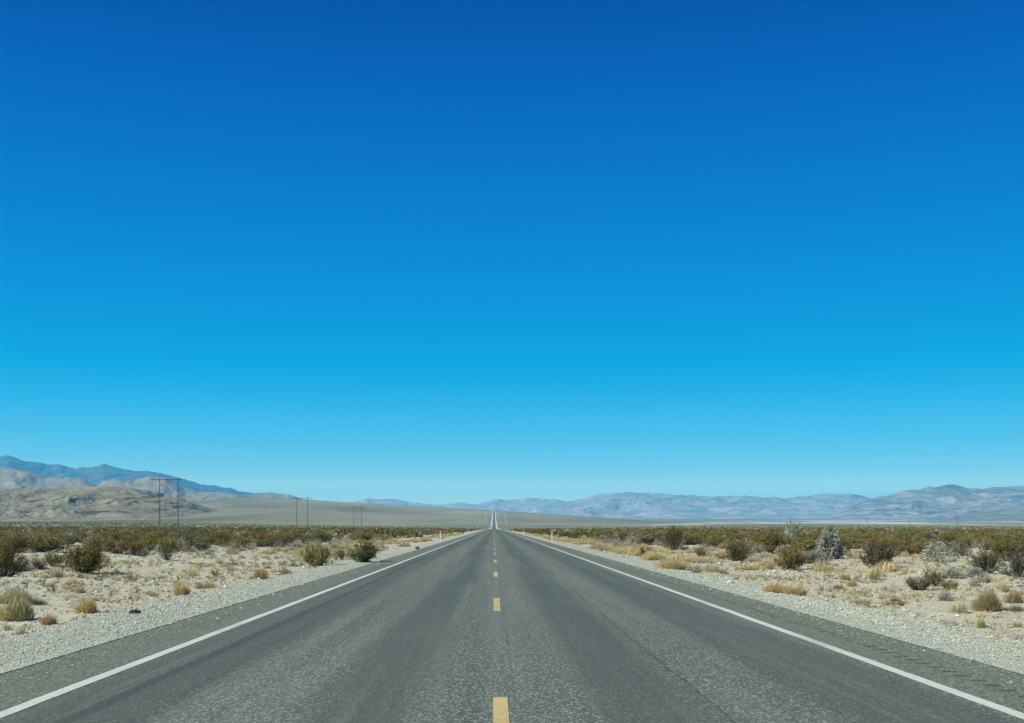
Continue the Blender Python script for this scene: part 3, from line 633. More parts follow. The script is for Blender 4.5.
big_bush(645, 559, 19, 15, 'brownish bush among the straw-coloured grass by the verge', BROWN, leaves=2400, leaf=.028, stems=50)
big_bush(701, 557, 16, 11, 'small yellowish olive bush behind the straw grass', OLIVE, leaves=1500, leaf=.03, stems=40)
big_bush(736, 561, 36, 21, 'dark olive spreading bush in front of the scrub belt', ((.085,.083,.028),(.145,.13,.05)), leaves=4800, stems=70)
big_bush(791, 570, 38, 28, 'dense brownish olive bush in front of the upright pale shrub', BROWN, leaves=6000, stems=80)
big_bush(878, 568, 44, 32, 'dark greyish olive bush with reddish twigs at its foot', ((.085,.08,.04),(.15,.135,.075)), leaves=5600, stems=100, bark=(.17,.115,.085))
big_bush(935, 586, 30, 20, 'small olive topped bush behind the brown tussock', OLIVE, leaves=2600, leaf=.026, stems=50)
big_bush(918, 590, 34, 17, 'brown grey dried bush mound with an olive bush behind it', ((.20,.155,.08),(.28,.22,.12)), leaves=3600, leaf=.02, stems=80, pale=.15)
big_bush(950, 589, 26, 11, 'low yellow flowering looking bush beside the brown dried mound', ((.30,.25,.08),(.40,.33,.12)), leaves=1900, leaf=.03, stems=60)
big_bush(985, 573, 36, 27, 'dark bush with grey bare twigs below the brownish scrub belt', ((.09,.088,.045),(.14,.13,.07)), leaves=3800, stems=90)
big_bush(1018, 577, 30, 30, 'dark bluish grey bush cut by the right edge of the picture', GREY, leaves=3600, stems=90, bark=(.09,.09,.085))
big_bush(52, 593, 15, 11, 'small thin green sprig on the sand behind the big straw tussock', OLIVE, leaves=340, leaf=.04, stems=18)
big_bush(133, 582, 16, 15, 'sparse grey sprig with bare twigs on the open sand', GREY, leaves=160, leaf=.04, stems=16, bark=(.12,.11,.09))
big_bush(113, 594, 14, 9, 'tiny grey bare sprig in front of the wide olive bush', GREY, leaves=120, leaf=.045, stems=12, bark=(.10,.095,.08))
big_bush(83, 588, 13, 6, 'flat thin grey sprig close to the foot of the wide olive bush', GREY, leaves=90, leaf=.05, stems=12, bark=(.12,.11,.09))

grass(19, 620, 40, 29, 'large straw tussock with a green heart, biggest on the left verge', STRAW, 900, green=.30)
grass(14, 603, 50, 18, 'wide pale beige tussock behind the large straw tussock', BEIGE, 700)
grass(88, 613, 25, 21, 'round golden tussock standing alone on the verge', GOLD, 620)
grass(50, 624, 19, 14, 'small golden tussock beside the large straw tussock', ((.52,.37,.18),(.42,.28,.13)), 420)
grass(136, 591, 14, 6, 'flat small golden tussock on the sandy clearing', GOLD, 260)
grass(182, 595, 20, 17, 'loose golden tussock in the middle of the sandy clearing', GOLD, 420)
grass(205, 588, 26, 9, 'low spreading golden tussock beside a loose golden one', ((.50,.38,.19),(.44,.31,.14)), 300)
grass(191, 597, 6, 5, 'tiny dark dead tussock at the foot of the loose golden tussock', ((.15,.12,.07),(.10,.08,.05)), 120)
grass(260, 579, 18, 13, 'rusty tussock on the edge of the verge gravel', ((.50,.37,.18),(.42,.30,.14)), 420)
grass(284, 574, 22, 8, 'flat rusty tussock next to the yellow-green bush', RUST, 320)
grass(22, 634, 15, 8, 'very small reddish tussock lowest on the left verge', ((.48,.33,.16),(.40,.27,.12)), 200)
grass(675, 569, 34, 15, 'bright straw-yellow tussock, largest in the grassy strip by the verge', STRAW, 900)
grass(652, 560, 30, 12, 'straw-yellow tussock behind the largest straw tussock', STRAW, 620)
grass(628, 554, 30, 9, 'pale straw tussock farther along the grassy strip', STRAW, 500)
grass(713, 572, 22, 11, 'beige tussock with a dark brown neighbour on the verge', BEIGE, 500)
grass(723, 574, 9, 7, 'small dark brown tussock beside the beige one', ((.20,.15,.075),(.14,.11,.05)), 240)
grass(697, 573, 14, 6, 'low greenish beige tussock by the straw-yellow tussock', ((.34,.31,.17),(.26,.22,.11)), 260)
grass(776, 592, 34, 12, 'long rusty golden tussock at the gravel edge, in front of the dense olive bush', ((.64,.51,.28),(.55,.41,.20)), 560)
grass(797, 595, 26, 14, 'rusty golden tussock at the end of the long gravel-edge row', ((.62,.49,.26),(.53,.39,.19)), 480)
grass(846, 580, 13, 9, 'small brown tussock on open stony ground below the domed pale shrub', RUST, 300)
grass(839, 589, 13, 8, 'small golden brown tussock nearest the gravel, below the domed pale shrub', ((.42,.29,.13),(.35,.24,.11)), 300)
grass(874, 580, 12, 9, 'small beige brown tussock at the foot of the dark greyish bush', ((.34,.27,.15),(.27,.21,.11)), 260)
grass(861, 604, 20, 8, 'flat pale golden tussock at the gravel edge beyond the bark strip', ((.52,.42,.25),(.44,.34,.18)), 320)
grass(895, 604, 17, 10, 'small rusty tussock behind the reddish strip of bark', ((.36,.24,.11),(.28,.19,.09)), 360)
grass(917, 616, 9, 7, 'very small beige tussock between the bark strip and the gravel', BEIGE, 200)
grass(989, 611, 30, 27, 'big brownish tussock, tallest of the dry clumps beyond the right verge', ((.46,.37,.20),(.36,.28,.14)), 1000)
grass(1014, 603, 22, 16, 'loose reddish beige tussock beside the big brownish one', ((.44,.32,.20),(.34,.25,.15)), 460)
grass(981, 628, 12, 15, 'upright yellow tussock in front of the big brownish one', ((.48,.40,.16),(.36,.30,.11)), 360, spread=.35)
grass(1017, 627, 12, 9, 'pale yellow tussock near the right edge of the picture', ((.52,.44,.24),(.42,.35,.17)), 300)

dm = low(830, 559, 22, 31, 'domed pale silvery shrub full of dark gaps, taller than the scrub around it', ((.40,.41,.34),(.27,.28,.23)), 4200, hole=.10, leaf=.042, square=1.6)
up = low(792, 548, 17, 27, 'upright pale silvery shrub with bare horn-like twigs on top', ((.44,.46,.36),(.33,.35,.26)), 3200, hole=.24)
low(812, 563, 24, 15, 'ragged cream-grey shrub at the foot of the domed pale shrub', ((.46,.44,.35),(.30,.29,.22)), 1500, hole=.3)
low(975, 577, 22, 12, 'round grey-white cushion shrub below the brownish belt', SILVER, 1800)
low(941, 557, 16, 16, 'chalky upright shrub in a gap of the scrub belt', CHALK, 1300, hole=.2)
low(930, 556, 18, 8, 'pale green-grey cushion shrub beside a chalky upright one', ((.40,.42,.33),(.31,.33,.25)), 1200)
low(945, 601, 18, 12, 'chalky grey shrub in front of the yellow flowering looking bush', ((.48,.48,.42),(.36,.36,.31)), 1100)
low(1016, 611, 18, 8, 'low green-grey cushion shrub next to the big brownish tussock', ((.34,.35,.28),(.25,.26,.2)), 1000)
low(952, 578, 26, 14, 'whitish bare-twigged shrub behind the olive topped bush', CHALK, 1300, hole=.25)
low(17, 571, 30, 13, 'whitish grey twiggy shrub between the edge bush and the wide olive bush', SILVER, 1300, hole=.2)
low(38, 569, 20, 12, 'ash grey twiggy shrub at the back of the sandy clearing', ASH, 1000, hole=.2)
low(38, 605, 20, 9, 'dark grey twiggy shrub casting shade beside the large straw tussock', ASH, 700)

# ------------------------------------------------------------------ the scrub belt
PRO = {}
for k, (fol, n) in {'olive': (OLIVE, 5), 'brown': (BROWN, 3), 'grey': (GREY, 2)}.items():
    PRO[k] = []
    for i in range(n):
        st, lf = creosote(1000 + i*7 + len(k)*31, 2600, .027, 46, fol, pale=.11)
        V = np.concatenate([st[0], lf[0]]); n0 = len(st[0]); F1 = [st[1][0], st[1][1], lf[1][0] + n0]; C = np.concatenate([st[2], lf[2]])
        mi = np.concatenate([np.zeros(len(F1[0]) + len(F1[1]), int), np.ones(len(F1[2]), int)])
        PRO[k].append(mesh('creosote_bush', V, F1, [M_STEM, M_LEAF], C, False, mi))
PROS = [mesh('pale_shrub', *(lambda d: (d[0], d[1]))(d), M_PALE, d[2]) for d in [cushion(2000+i, 420, c=c, hole=.3, leaf=.042) for i, c in enumerate((SILVER, CHALK, ASH, ((.44,.40,.30),(.32,.29,.21))))]]
PROG = [mesh('grass_clump', d[0], d[1], M_DRY, d[2]) for d in [tuft(2100+i, 220, .012, c) for i, c in enumerate((STRAW, GOLD, BEIGE))]]

def scatter(ymax, step, seed, ymin=36, wide=545):
    r = np.random.default_rng(seed); ny = int((ymax - ymin) / step); pts = []
    ys = np.arange(ymin, ymax, step); xs = np.arange(-0.75*ymax, 0.75*ymax, step)
    X, Y = np.meshgrid(xs, ys); X = X + r.uniform(-.48, .48, X.shape)*step; Y = Y + r.uniform(-.48, .48, Y.shape)*step
    ok = (np.abs((X / Y) * F + U0 - 512) < wide); return X[ok], Y[ok], r
def margin(x, y):
    """how far from the road the belt begins"""
    l = np.interp(y, [30, 45, 60, 90, 130, 200, 400], [19, 17, 14.5, 13, 10.5, 9.5, 9]); rr = np.interp(y, [30, 40, 60, 90, 130, 200, 400], [17, 15, 12.5, 11.5, 9.5, 8.5, 8.5])
    return np.where(x < 0, l, rr) + 1.6 * noise(np.asarray(y)/9, np.sign(x)*7.0, 91)
TAKEN = [(o.location.x, o.location.y, max(o.scale.x, o.scale.y)) for o in bpy.data.objects if o.get('category') in ('bush', 'shrub', 'grass clump')]
def free(x, y, w): return all((x-a)**2 + (y-b)**2 > ((w+c)*.42)**2 for a, b, c in TAKEN)

def side(x): return 'on the power-pole side' if x < 0 else 'on the dry-lake side'
def depth(y): return 'in the front row' if y < 75 else 'in the middle rows' if y < 125 else 'in the back rows'
ADJ = {'olive': 'olive', 'brown': 'brownish olive', 'grey': 'grey-green'}
X, Y, r = scatter(700, 2.9, 5, wide=780)
den = 0.74 + 0.75 * fbm(X/16, Y/28, 3, 71)
ok = (np.abs(X) > margin(X, Y)) & (Y > np.where(X < 0, 52, 42) + 4*noise(X/9, X*0, 77)) & (r.uniform(size=X.shape) < den)
X, Y = X[ok], Y[ok]; o_ = np.argsort(Y); X, Y = X[o_], Y[o_]
nth = 0; rest = []
for x, y in zip(X, Y):
    w = random.uniform(1.1, 2.4); h = random.uniform(.55, 1.25)
    if abs(x / y * F + U0 - 512) > 540:      # beyond the picture's edges
        rest.append((x, y, w, h)); continue
    if nth >= 270:
        if random.random() < np.interp(y, [170, 260, 420], [1, .75, .30]): rest.append((x, y, w, h*np.interp(y, [200, 420], [1, .75])))
        continue
    if not free(x, y, w): continue
    k = random.choices(['olive', 'brown', 'grey'], [5, 4, 1.3])[0]
    o = link('creosote_bush', random.choice(PRO[k])); nth += 1
    tag(o, f'{ADJ[k]} creosote bush {depth(y)} of the scrub belt {side(x)}', 'creosote bush', f'{ADJ[k]} creosote bushes {depth(y)} {side(x)}')
    set_thing(o, x, y, w, h, w * random.uniform(.8, 1.2))
YFAR = max(o.location.y for o in bpy.data.objects if o.get('category') == 'creosote bush')

# pale shrubs in front of and between the bushes, dry grass along the verges
X, Y, r = scatter(190, 2.3, 15, 40)
ax = np.abs(X); mg = margin(X, Y)
pr = 0.10 + 0.55 * sm(-4.5, -0.5, ax - mg) * (1 - sm(1.5, 7, ax - mg)) + 0.10 * sm(0, 8, ax - mg)
pr = pr * (ax > np.where(X < 0, 9.0, 8.0) + np.where(Y < 60, 5, 0)) * (Y > np.where(X < 0, 49, 42))
ok = r.uniform(size=X.shape) < pr; X, Y = X[ok], Y[ok]; o_ = np.argsort(Y); X, Y = X[o_], Y[o_]; nth = 0
SN = ['silver-grey', 'chalk-white', 'ash-grey', 'cream-grey']
for x, y in zip(X, Y):
    w = random.uniform(.55, 1.3)
    if nth >= 280 or not free(x, y, w): continue
    i = random.choices(range(4), [4, 3, 1.5, 3])[0]; o = link('pale_shrub', PROS[i]); nth += 1
    tag(o, f'{SN[i]} low shrub {depth(y)} of the scrub belt {side(x)}', 'shrub', f'{SN[i]} shrubs {depth(y)} {side(x)}')
    set_thing(o, x, y, w, w * random.uniform(.42, .75))
X, Y, r = scatter(240, 1.7, 25, 30)
ax = np.abs(X); lo = np.where(X < 0, 6.2, 6.4)
pr = np.where(X > 0, .55, .34) * (ax > lo) * (1 - sm(-1.5, 1.0, ax - margin(X, Y))) * np.where(X > 0, .20 + .80*sm(36, 50, Y), .12 + .88*sm(48, 72, Y)) * (ax > 8.5 - 2*sm(40, 55, Y))
ok = r.uniform(size=X.shape) < pr; X, Y = X[ok], Y[ok]; o_ = np.argsort(Y); X, Y = X[o_], Y[o_]; nth = 0
GN = ['straw-yellow', 'golden brown', 'beige']
for x, y in zip(X, Y):
    w = random.uniform(.6, 1.5)
    if nth >= 250 or not free(x, y, w): continue
    i = random.choices(range(3), [5, 2, 3])[0]; o = link('grass_clump', PROG[i]); nth += 1
    tag(o, f'{GN[i]} grass clump on the verge, {depth(y)[3:]} {side(x)}', 'grass clump', f'{GN[i]} verge grass {depth(y)} {side(x)}')
    set_thing(o, x, y, w, random.uniform(.25, .5))

# small tufts and cushions on the open stony ground
X, Y, r = scatter(50, 1.15, 45, 15); X = X + r.uniform(-.5, .5, X.shape)
ok = (np.abs(X) > 6.6) & (r.uniform(size=X.shape) < .10 + .25*fbm(X/5, Y/6, 2, 19)); X, Y = X[ok], Y[ok]
for x, y in zip(X, Y):
    w = random.uniform(.16, .46)
    if not free(x, y, w): continue
    sd = 'sandy clearing toward the power poles' if x < 0 else 'stony ground toward the dry lake'
    if random.random() < .68:
        i = random.choices(range(3), [4, 3, 3])[0]; o = link('grass_clump', PROG[i]); q = w * random.uniform(.5, .9)
        tag(o, f'small {GN[i]} tuft of dry grass on the open {sd}', 'grass clump', f'small {GN[i]} tufts on the {sd}')
    else:
        i = random.randrange(4); o = link('pale_shrub', PROS[i]); q = w * random.uniform(.4, .65)
        tag(o, f'small {SN[i]} cushion shrub on the open {sd}', 'shrub', f'small {SN[i]} cushions on the {sd}')
    set_thing(o, x, y, w, q)

# farther scrub that runs together into one mass
def far_scrub():
    r = np.random.default_rng(99); V = []; C = []
    def batch(x, y, w, h, nl, leaf, cols):
        n = len(x); z = z_ground(x, y)
        d = r.normal(size=(n, nl, 3)); d /= np.linalg.norm(d, axis=2)[:, :, None]
        d *= (r.uniform(.35, 1, (n, nl)) ** .5)[:, :, None]; d[:, :, 2] = np.abs(d[:, :, 2])
        P = d * np.stack([w*.5, w*.5, h*.95], -1)[:, None, :] + np.stack([x, y, z], -1)[:, None, :]
        lv, _ = leaf_quads(P.reshape(-1, 3), 1.0, r, .5); lv = lv.reshape(n*nl, 4, 3); c = P.reshape(-1, 1, 3)
        lv = c + (lv - c) * np.repeat(leaf * w, nl)[:, None, None]
        V.append(lv.reshape(-1, 3)); C.append(np.repeat(np.repeat(cols, nl, 0) * r.uniform(.75, 1.25, (n*nl, 1)), 4, 0))
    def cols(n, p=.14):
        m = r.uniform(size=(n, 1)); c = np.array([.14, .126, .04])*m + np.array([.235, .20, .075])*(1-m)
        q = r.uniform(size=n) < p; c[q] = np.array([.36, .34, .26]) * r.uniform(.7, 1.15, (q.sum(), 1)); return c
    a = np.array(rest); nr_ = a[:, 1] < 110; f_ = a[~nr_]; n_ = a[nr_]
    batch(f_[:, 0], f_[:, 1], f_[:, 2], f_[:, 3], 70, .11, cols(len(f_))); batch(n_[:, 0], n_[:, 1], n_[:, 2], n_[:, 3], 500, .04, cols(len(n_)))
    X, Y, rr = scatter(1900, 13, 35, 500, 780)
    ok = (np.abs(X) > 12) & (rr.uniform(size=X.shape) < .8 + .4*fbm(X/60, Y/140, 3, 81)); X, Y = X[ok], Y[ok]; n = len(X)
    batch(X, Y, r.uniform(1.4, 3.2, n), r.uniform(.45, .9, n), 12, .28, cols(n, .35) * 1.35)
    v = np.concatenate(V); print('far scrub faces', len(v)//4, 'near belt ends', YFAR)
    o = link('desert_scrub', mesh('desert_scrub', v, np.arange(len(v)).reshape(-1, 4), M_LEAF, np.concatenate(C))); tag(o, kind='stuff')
far_scrub()

# ------------------------------------------------------------------ gravel, pebbles and single stones
def stones(name, x, y, s, cols, seed, lift=.25):
    r = np.random.default_rng(seed); n = len(x)
    base = np.array([[1,0,0],[.3,.95,0],[-.8,.6,0],[-.8,-.6,0],[.3,-.95,0],[.1,0,.75],[0,0,-.6]]) 
    B = base[None] * r.uniform(.7, 1.25, (n, 7, 3)); a = r.uniform(0, 6.28, n); ca, sa = np.cos(a)[:, None], np.sin(a)[:, None]
    sx = r.uniform(.7, 1.2, (n, 1)); sy = r.uniform(.6, 1.0, (n, 1))
    bx, by = B[:, :, 0]*sx, B[:, :, 1]*sy
    P = np.stack([bx*ca - by*sa, bx*sa + by*ca, B[:, :, 2]*r.uniform(.55, 1.0, (n, 1))], -1) * (s*.5)[:, None, None]
    zs = z_ground(x, y); zs = np.where((x > -4.54) & (x < 4.87), z_road(y), zs)
    P += np.stack([x, y, zs + s*.5*lift], -1)[:, None, :]
    T = np.array([[0,1,5],[1,2,5],[2,3,5],[3,4,5],[4,0,5],[1,0,6],[2,1,6],[3,2,6],[4,3,6],[0,4,6]])
    Fc = (np.arange(n)[:, None, None]*7 + T[None]).reshape(-1, 3)
    return link(name, mesh(name, P.reshape(-1, 3), Fc, M_STONE, np.repeat(cols, 7, 0)))
def gravel():
    r = np.random.default_rng(5)
    n = 64000; y = 7.5 * (8.0 ** r.uniform(size=n)); sgn = r.choice([-1, 1], n)
    off = np.abs(r.normal(size=n)) * .75 + r.uniform(0, .9, n); x = sgn * (np.where(sgn < 0, 4.56, 4.89) + off - (r.uniform(size=n) < .02) * (off + .02 + .5 * r.uniform(size=n)**1.5))
    s = np.clip(r.lognormal(math.log(.019), .42, n), .009, .06) * np.clip(y/14, .8, 1.35)
    m = r.uniform(size=(n, 1)); c = np.array([.58, .61, .52])*m + np.array([.28, .30, .25])*(1-m); dk = r.uniform(size=n) < .10; c[dk] *= .45
    tag(stones('gravel', x, y, s, c, 1), kind='stuff')
    n = 52000; y = 11 * (6.5 ** r.uniform(size=n)); x = r.uniform(-.52, .52, n) * y; ok = np.abs(x) > 6.2; x, y = x[ok], y[ok]; n = len(x)
    s = np.clip(r.lognormal(math.log(.030), .6, n), .012, .19) * np.clip(y/25, .7, 1.5)
    m = r.uniform(size=(n, 1)); c = np.array([.58, .57, .46])*m + np.array([.27, .25, .18])*(1-m); dk = r.uniform(size=n) < .10; c[dk] *= .5
    tag(stones('pebbles', x, y, s, c, 2), kind='stuff')
gravel()
def dry_weeds():
    r = np.random.default_rng(12); n = 10000; y = 12 * (6.2 ** r.uniform(size=n)); x = r.uniform(-.5, .5, n) * y
    ok = (np.abs(x) > 6.0 + r.uniform(0, 1.5, n)) & (fbm(x/3.5, y/5, 3, 15) > -.12); x, y = x[ok], y[ok]; n = len(x); k = 13
    h = r.lognormal(math.log(.08), .55, n) * np.clip(y/25, .7, 1.5); az = r.uniform(0, 6.28, (n, k)); q = r.uniform(.2, 1.1, (n, k)) * h[:, None]
    P0 = np.stack([x, y, z_ground(x, y)], -1)[:, None, :] + r.normal(size=(n, k, 3)) * np.array([.03, .03, 0])
    P2 = P0 + np.stack([np.cos(az)*q, np.sin(az)*q, r.uniform(.15, 1, (n, k))*h[:, None]], -1)
    P0, P2 = P0.reshape(-1, 3), P2.reshape(-1, 3); P1 = P0*.5 + P2*.5 + np.array([0, 0, .012])
    V, Q, T = strips(P0, P1, P2, .0045 * np.repeat(np.clip(y/20, .7, 2), k), r)
    pal = np.array([[.56, .47, .27], [.48, .36, .18], [.20, .18, .13], [.40, .38, .31], [.16, .16, .07]]); c = pal[r.choice(5, n, p=[.34, .26, .16, .16, .08])] * r.uniform(.8, 1.2, (n, 1))
    tag(link('dry_weeds', mesh('dry_weeds', V, [Q, T], M_DRY, np.repeat(np.repeat(c, k, 0), 5, 0))), kind='stuff')
dry_weeds()
def stone(u, v, px, label, c):
    x, y = at(u, v); NB[0] += 1; s = px * y / F
    r = np.random.default_rng(700 + NB[0]); import bmesh
    bm = bmesh.new(); bmesh.ops.create_icosphere(bm, subdivisions=2, radius=.5)
    for q in bm.verts:
        p = np.array(q.co); q.co = q.co * (1 + .35*float(noise(p[0]*2.2+NB[0], p[1]*2.2+p[2]*1.7, 3))); q.co.z *= .7
    me = bpy.data.meshes.new('stone'); bm.to_mesh(me); bm.free(); me.materials.append(M_STONE)
    ca = me.color_attributes.new('col', 'FLOAT_COLOR', 'POINT'); ca.data.foreach_set('color', np.tile([*c, 1], len(me.vertices)).astype(np.float32))
    o = link('stone', me); tag(o, label, 'stone', 'single stones on the verges'); o.location = (x, y, zg(x, y) + .2*s); o.scale = (s, s, s); o.rotation_euler = (0, 0, r.uniform(0, 6))
for u, v, px, lb, c in ((730, 583, 5, 'white stone on the verge, brightest of the loose stones', (.7, .68, .62)),
    (97, 592, 4, 'pale stone on the sand in front of the wide olive bush', (.66, .62, .54)), (74, 586, 3.5, 'small white stone close to the wide olive bush', (.68, .66, .6)),
    (67, 612, 2.6, 'small dark stone left of the round golden tussock', (.11, .10, .09)), (107, 613, 4, 'brown stone beside the round golden tussock', (.2, .16, .12)), (155, 607, 2.6, 'small dark stone at the gravel edge near the tyre strip', (.12, .11, .1)),
    (703, 587, 5, 'dark stone lying on the gravel past the asphalt edge', (.09, .085, .08)), (958, 630, 5, 'brownish dark stone below the upright yellow tussock', (.19, .15, .12)), (660, 577, 3.4, 'dark stone at the gravel edge below the bright straw tussock', (.10, .10, .095))):
    stone(u, v, px, lb, c)

# ------------------------------------------------------------------ small things on the verge
M_TYRE = plain('black_tyre_rubber', (.03, .03, .03), .7, .3, var=.3, sc=40); M_BARK = plain('reddish_bark', (.27, .18, .115), .9, var=.25, sc=30)
def scrap(u, v, wpx, hpx, name, cat, label, m, depth=.16, curl=.05):
    x, y = at(u, v); b = MB(); L = wpx*y/F; n = 9; r = np.random.default_rng(int(u)); P = []
    for i in range(n):
        t = i/(n-1) - .5; zz = curl*(1 - 4*t*t) + .004*r.normal(); e = depth*(.5 + .12*r.normal())*(1 - (2*t)**4*.5)
        P.append([[t*L, -e, zz], [t*L, e*.9, zz + .02], [t*L, e*.9, zz - .012], [t*L, -e, zz - .03]])
    P = np.array(P).reshape(-1, 3); k = np.arange(n-1)[:, None]*4
    b.add(P, np.concatenate([k + np.array([[a, (a+1) % 4, 4+(a+1) % 4, 4+a]]) for a in range(4)])); b.f[4].append(np.array([[0, 3, 2, 1], [n*4-4, n*4-3, n*4-2, n*4-1]]))
    o = b.build(name, m); tag(o, label, cat); o.location = (x, y, zg(x, y) + .035); o.rotation_euler = (0, 0, .15); return o
scrap(135, 614, 11, 3, 'tyre_scrap', 'tyre scrap', 'curled black strip of tyre rubber lying on the gravel verge', M_TYRE, .10, .01)
scrap(893, 606, 22, 4, 'bark_strip', 'bark strip', 'reddish strip of bark lying in front of the small rusty tussock', M_BARK, .12, .03)
M_WOODP = plain('weathered_pole_wood', (.12, .09, .065), .9, var=.3, sc=3); M_PALEWOOD = plain('pale_stake_wood', (.55, .52, .45), .85, var=.2, sc=20)
x, y = at(157, 558); b = MB(); b.tube([(0, 0, -.1), (.01, 0, .3), (.02, .01, .62)], [.016, .014, .011], 6); s = b.build('stake', M_PALEWOOD); tag(s, 'thin pale stake standing beside the dark grey twiggy bush', 'stake'); s.location = (x, y, zg(x, y))
# horn-like twigs of the upright pale shrub, spray on the domed one: parts of those plants
def twigs(parent, pts, col):
    b = MB()
    for P, rr in pts: b.tube(P, np.linspace(rr, rr*.4, len(P)), 5, col)
    b.build('twig', M_STEM, parent)
twigs(up, [([(.05, 0, .7), (.10, .02, .98), (.06, .02, 1.12)], .035), ([(-.2, 0, .7), (-.38, .05, .92), (-.52, .05, .93)], .03), ([(.2, 0, .6), (.3, .1, .85), (.33, .1, 1.0)], .03)], (.12, .12, .07))
rv = np.random.default_rng(4)
twigs(dm, [([(.0, 0, .8), (.02+.1*a, .05*b, .98), (.05+.25*a, .15*b, 1.12)], .018) for a, b in rv.uniform(-1, 1, (14, 2))], (.16, .16, .06))

# ------------------------------------------------------------------ marker posts
M_POST = plain('white_marker_plastic', (.74, .74, .72), .5, .4); M_REFL = plain('post_reflector', (.55, .56, .58), .2, .6)
def marker():
    r = bpy.data.objects.new('marker_post', None); COL.objects.link(r)
    b = MB(); b.box((0, 0, .50), (.09, .03, 1.04)); b.tube([(0, -.001, 1.05), (0, .001, 1.05)], .001, 4, cap=False); b.build('post', M_POST, r)
    b = MB(); b.box((0, -.0215, .92), (.075, .008, .10)); b.build('reflector', M_REFL, r); return r
mp = marker(); ORD = ['first', 'second', 'third', 'fourth', 'fifth']; i = 0
for sgn, ys in ((-1, (106, 222, 328, 432, 540)), (1, (104, 206, 318, 425, 530))):
    for k, y in enumerate(ys):
        o = mp if i == 0 else copy_tree(mp); i += 1
        x = -5.15 if sgn < 0 else 5.45
        o.location = (x, y, zg(x, y)); o.rotation_euler = (0, 0, random.uniform(-.15, .15))
        tag(o, f'white marker post, {ORD[k]} along the verge {side(sgn)} of the road', 'marker post', 'white marker posts along the verges')

# ------------------------------------------------------------------ wooden two-pole power line
M_INS = plain('grey_insulator_ceramic', (.25, .24, .23), .3, .5)
def pole_frame():
    r = bpy.data.objects.new('power_pole', None); COL.objects.link(r)
    for s_ in (-1, 1):
        b = MB(); b.tube([(s_*2.45, 0, -1.5), (s_*2.45, 0, 6), (s_*2.45, 0, 14.9)], [.16, .14, .10], 8); b.build('pole', M_WOODP, r, True)
    b = MB(); b.box((0, .24, 14.25), (9.3, .12, .19)); b.box((0, -.24, 14.25), (9.3, .12, .19)); b.build('crossarm', M_WOODP, r)
    for s_ in (-1, 1):
        b = MB(); b.tube([(s_*2.45, .2, 12.6), (s_*.2, .2, 14.15)], .05, 5); b.build('brace', M_WOODP, r)
    for xx in (-4.4, 0, 4.4):
        b = MB(); z = 14.1
        b.tube([(xx, 0, z), (xx, 0, z - .9)], .03, 5)
        for q in range(6): b.tube([(xx, 0, z - .18 - q*.12), (xx, 0, z - .23 - q*.12)], [.05, .13], 8)
        b.build('insulator', M_INS, r)
    for s_ in (-1, 1):
        b = MB(); b.tube([(s_*2.45, 0, 14.85), (s_*2.45, 0, 15.7)], .03, 5); b.build('ground_wire_peak', M_WOODP, r)
    return r
pf = pole_frame(); PL = ['tallest looking wooden power pole pair with its crossarm before the tan hills', 'second wooden power pole pair along the line, standing against the sky edge', 'third wooden power pole pair down the line, before the grey slope', 'fourth and small wooden power pole pair down the line', 'fifth and faint wooden power pole pair down the line', 'last and faintest wooden power pole pair toward the road']
for k, y in enumerate((300, 497, 708)):
    o = pf if k == 0 else copy_tree(pf); xx = (-88.3, -86.3, -87.4)[k]
    o.location = (xx, y, zg(xx, y) - .2); tag(o, PL[k], 'power pole', 'wooden power poles crossing the plain'); o.rotation_euler = (0, 0, .04)

# ------------------------------------------------------------------ V-shaped transmission towers far out on the plain
M_STEEL = plain('dull_grey_steel', (.17, .175, .18), .6, .4, .3)
def tower():
    r = bpy.data.objects.new('transmission_tower', None); COL.objects.link(r)
    def lattice(a, c, w, n, name):
        a, c = np.array(a, float), np.array(c, float); b = MB(); t = (c-a)/np.linalg.norm(c-a); p = np.cross(t, [0, 1, 0]); p /= np.linalg.norm(p); q = np.cross(t, p)
        cor = [(p*i + q*j)*w*.5 for i, j in ((1, 1), (1, -1), (-1, -1), (-1, 1))]
        for o in cor: b.tube([a+o*.4, (a+c)/2+o, c+o*.7], .17, 4)
        for k in range(n):
            for m in range(4):
                f0, f1 = k/n, (k+1)/n; b.tube([a+(c-a)*f0+cor[m]*.8, a+(c-a)*f1+cor[(m+1) % 4]*.8], .10, 4, cap=False)
        b.build(name, M_STEEL, r)
    lattice((0, 0, 0), (-8.5, 0, 29), 1.7, 12, 'mast'); lattice((0, 0, 0), (8.5, 0, 29), 1.7, 12, 'mast')
    lattice((-14, 0, 29.6), (14, 0, 29.6), 2.0, 12, 'crossarm')
    for xx in (-12.5, 0, 12.5):
        b = MB(); b.tube([(xx, 0, 28.8), (xx, 0, 25.2)], .22, 5); b.build('insulator', M_INS, r)
    for s_ in (-1, 1):
        for d in (-1, 1):
            b = MB(); b.tube([(s_*8.5, 0, 28.6), (s_*17, d*17, 0)], .03, 4); b.build('guy_wire', M_STEEL, r)
    return r
tw = tower(); TLb = ['grey V-shaped transmission tower, largest looking of three below the lake mountains', 'grey V-shaped transmission tower, middle one of three below the lake mountains', 'faintest grey V-shaped transmission tower, before the white lake bed']
for k, (u, y) in enumerate(((957.5, 4050), (909.5, 5250), (867, 6350))):
    o = tw if k == 0 else copy_tree(tw); x = (u-U0)/F*y
    o.location = (x, y, zg(x, y) - .5); o.rotation_euler = (0, 0, .2); tag(o, TLb[k], 'transmission tower', 'transmission towers on the plain')

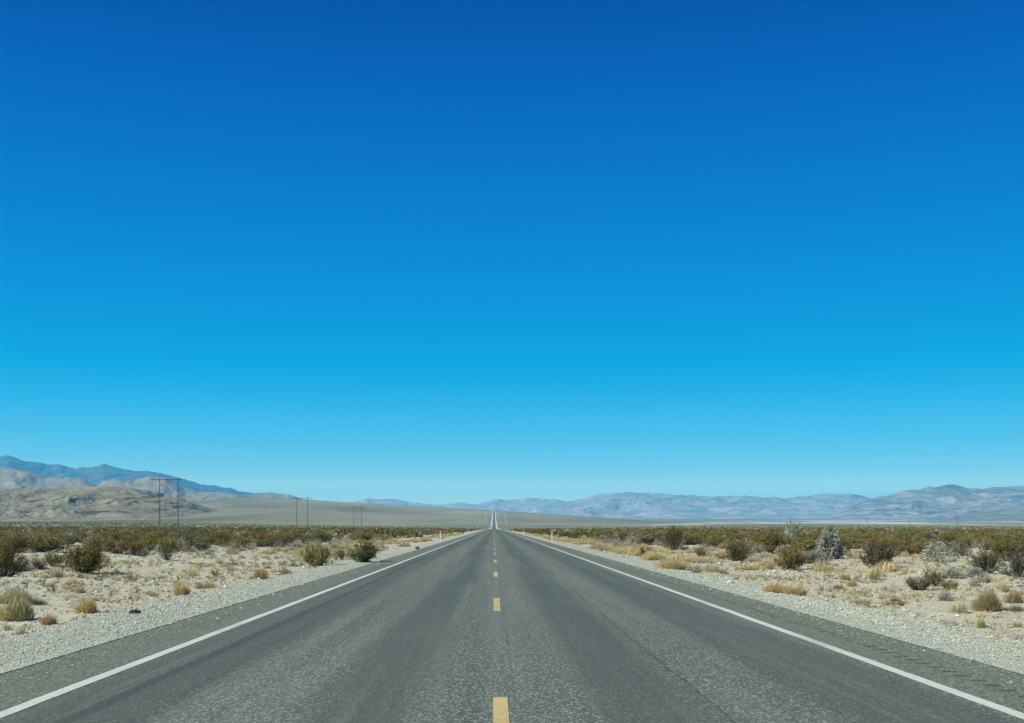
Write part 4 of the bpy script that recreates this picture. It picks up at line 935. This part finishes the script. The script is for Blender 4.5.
# ------------------------------------------------------------------ the oncoming white car near the crest
M_CARP = plain('white_car_paint', (.72, .73, .74), .3, .5); M_GLASS = plain('dark_car_glass', (.02, .025, .03), .08, .6); M_RIM = plain('grey_wheel_rim', (.4, .4, .42), .35, .5, .7); M_LAMP = plain('clear_headlight', (.75, .77, .8), .1, .7)
def car():
    r = bpy.data.objects.new('car', None); COL.objects.link(r); b = MB()
    prof = [(-2.2, .35), (-2.25, .7), (-2.1, .88), (-1.15, 1.0), (1.75, 1.05), (2.2, .95), (2.25, .4)]
    def hull(pr, w0, w1, zlo):
        V = []; n = len(pr)
        for sx in (-1, 1):
            for yy, zz in pr: V.append((sx*(w0 if zz < zlo else w1), yy, zz))
        q = [[i, i+1, n+i+1, n+i] for i in range(n-1)] + [[n-1, 0, n, 2*n-1]]
        b.add(V, q); b.f.setdefault(n, []).append(np.array([list(range(n))[::-1], list(range(n, 2*n))]) + b.n - 2*n)
    hull(prof, .90, .86, .8); hull([(-1.1, .98), (-.35, 1.46), (1.1, 1.5), (1.9, 1.04)], .82, .64, 1.2)
    b.build('body', M_CARP, r)
    b = MB(); b.add([(-.74, -1.04, 1.04), (.74, -1.04, 1.04), (.60, -.42, 1.45), (-.60, -.42, 1.45)], [[0, 1, 2, 3]]); b.build('windscreen', M_GLASS, r)
    for s_ in (-1, 1):
        b = MB(); b.add([(s_*.835, -.85, 1.06), (s_*.835, 1.5, 1.08), (s_*.67, 1.0, 1.44), (s_*.67, -.3, 1.42)], [[0, 1, 2, 3]]); b.build('side_window', M_GLASS, r)
        b = MB(); b.box((s_*.66, -2.235, .72), (.36, .06, .14)); b.build('headlight', M_LAMP, r)
        for yy in (-1.38, 1.36):
            b = MB(); b.tube([(s_*.72, yy, .33), (s_*.93, yy, .33)], .33, 16); wh = b.build('wheel', M_TYRE, r)
            b = MB(); b.tube([(s_*.90, yy, .33), (s_*.938, yy, .33)], .2, 12); b.build('rim', M_RIM, wh)
    return r
c = car(); c.location = (-2.0, 655, float(z_road(655.0))); tag(c, 'tiny white car coming over the crest of the road', 'car')
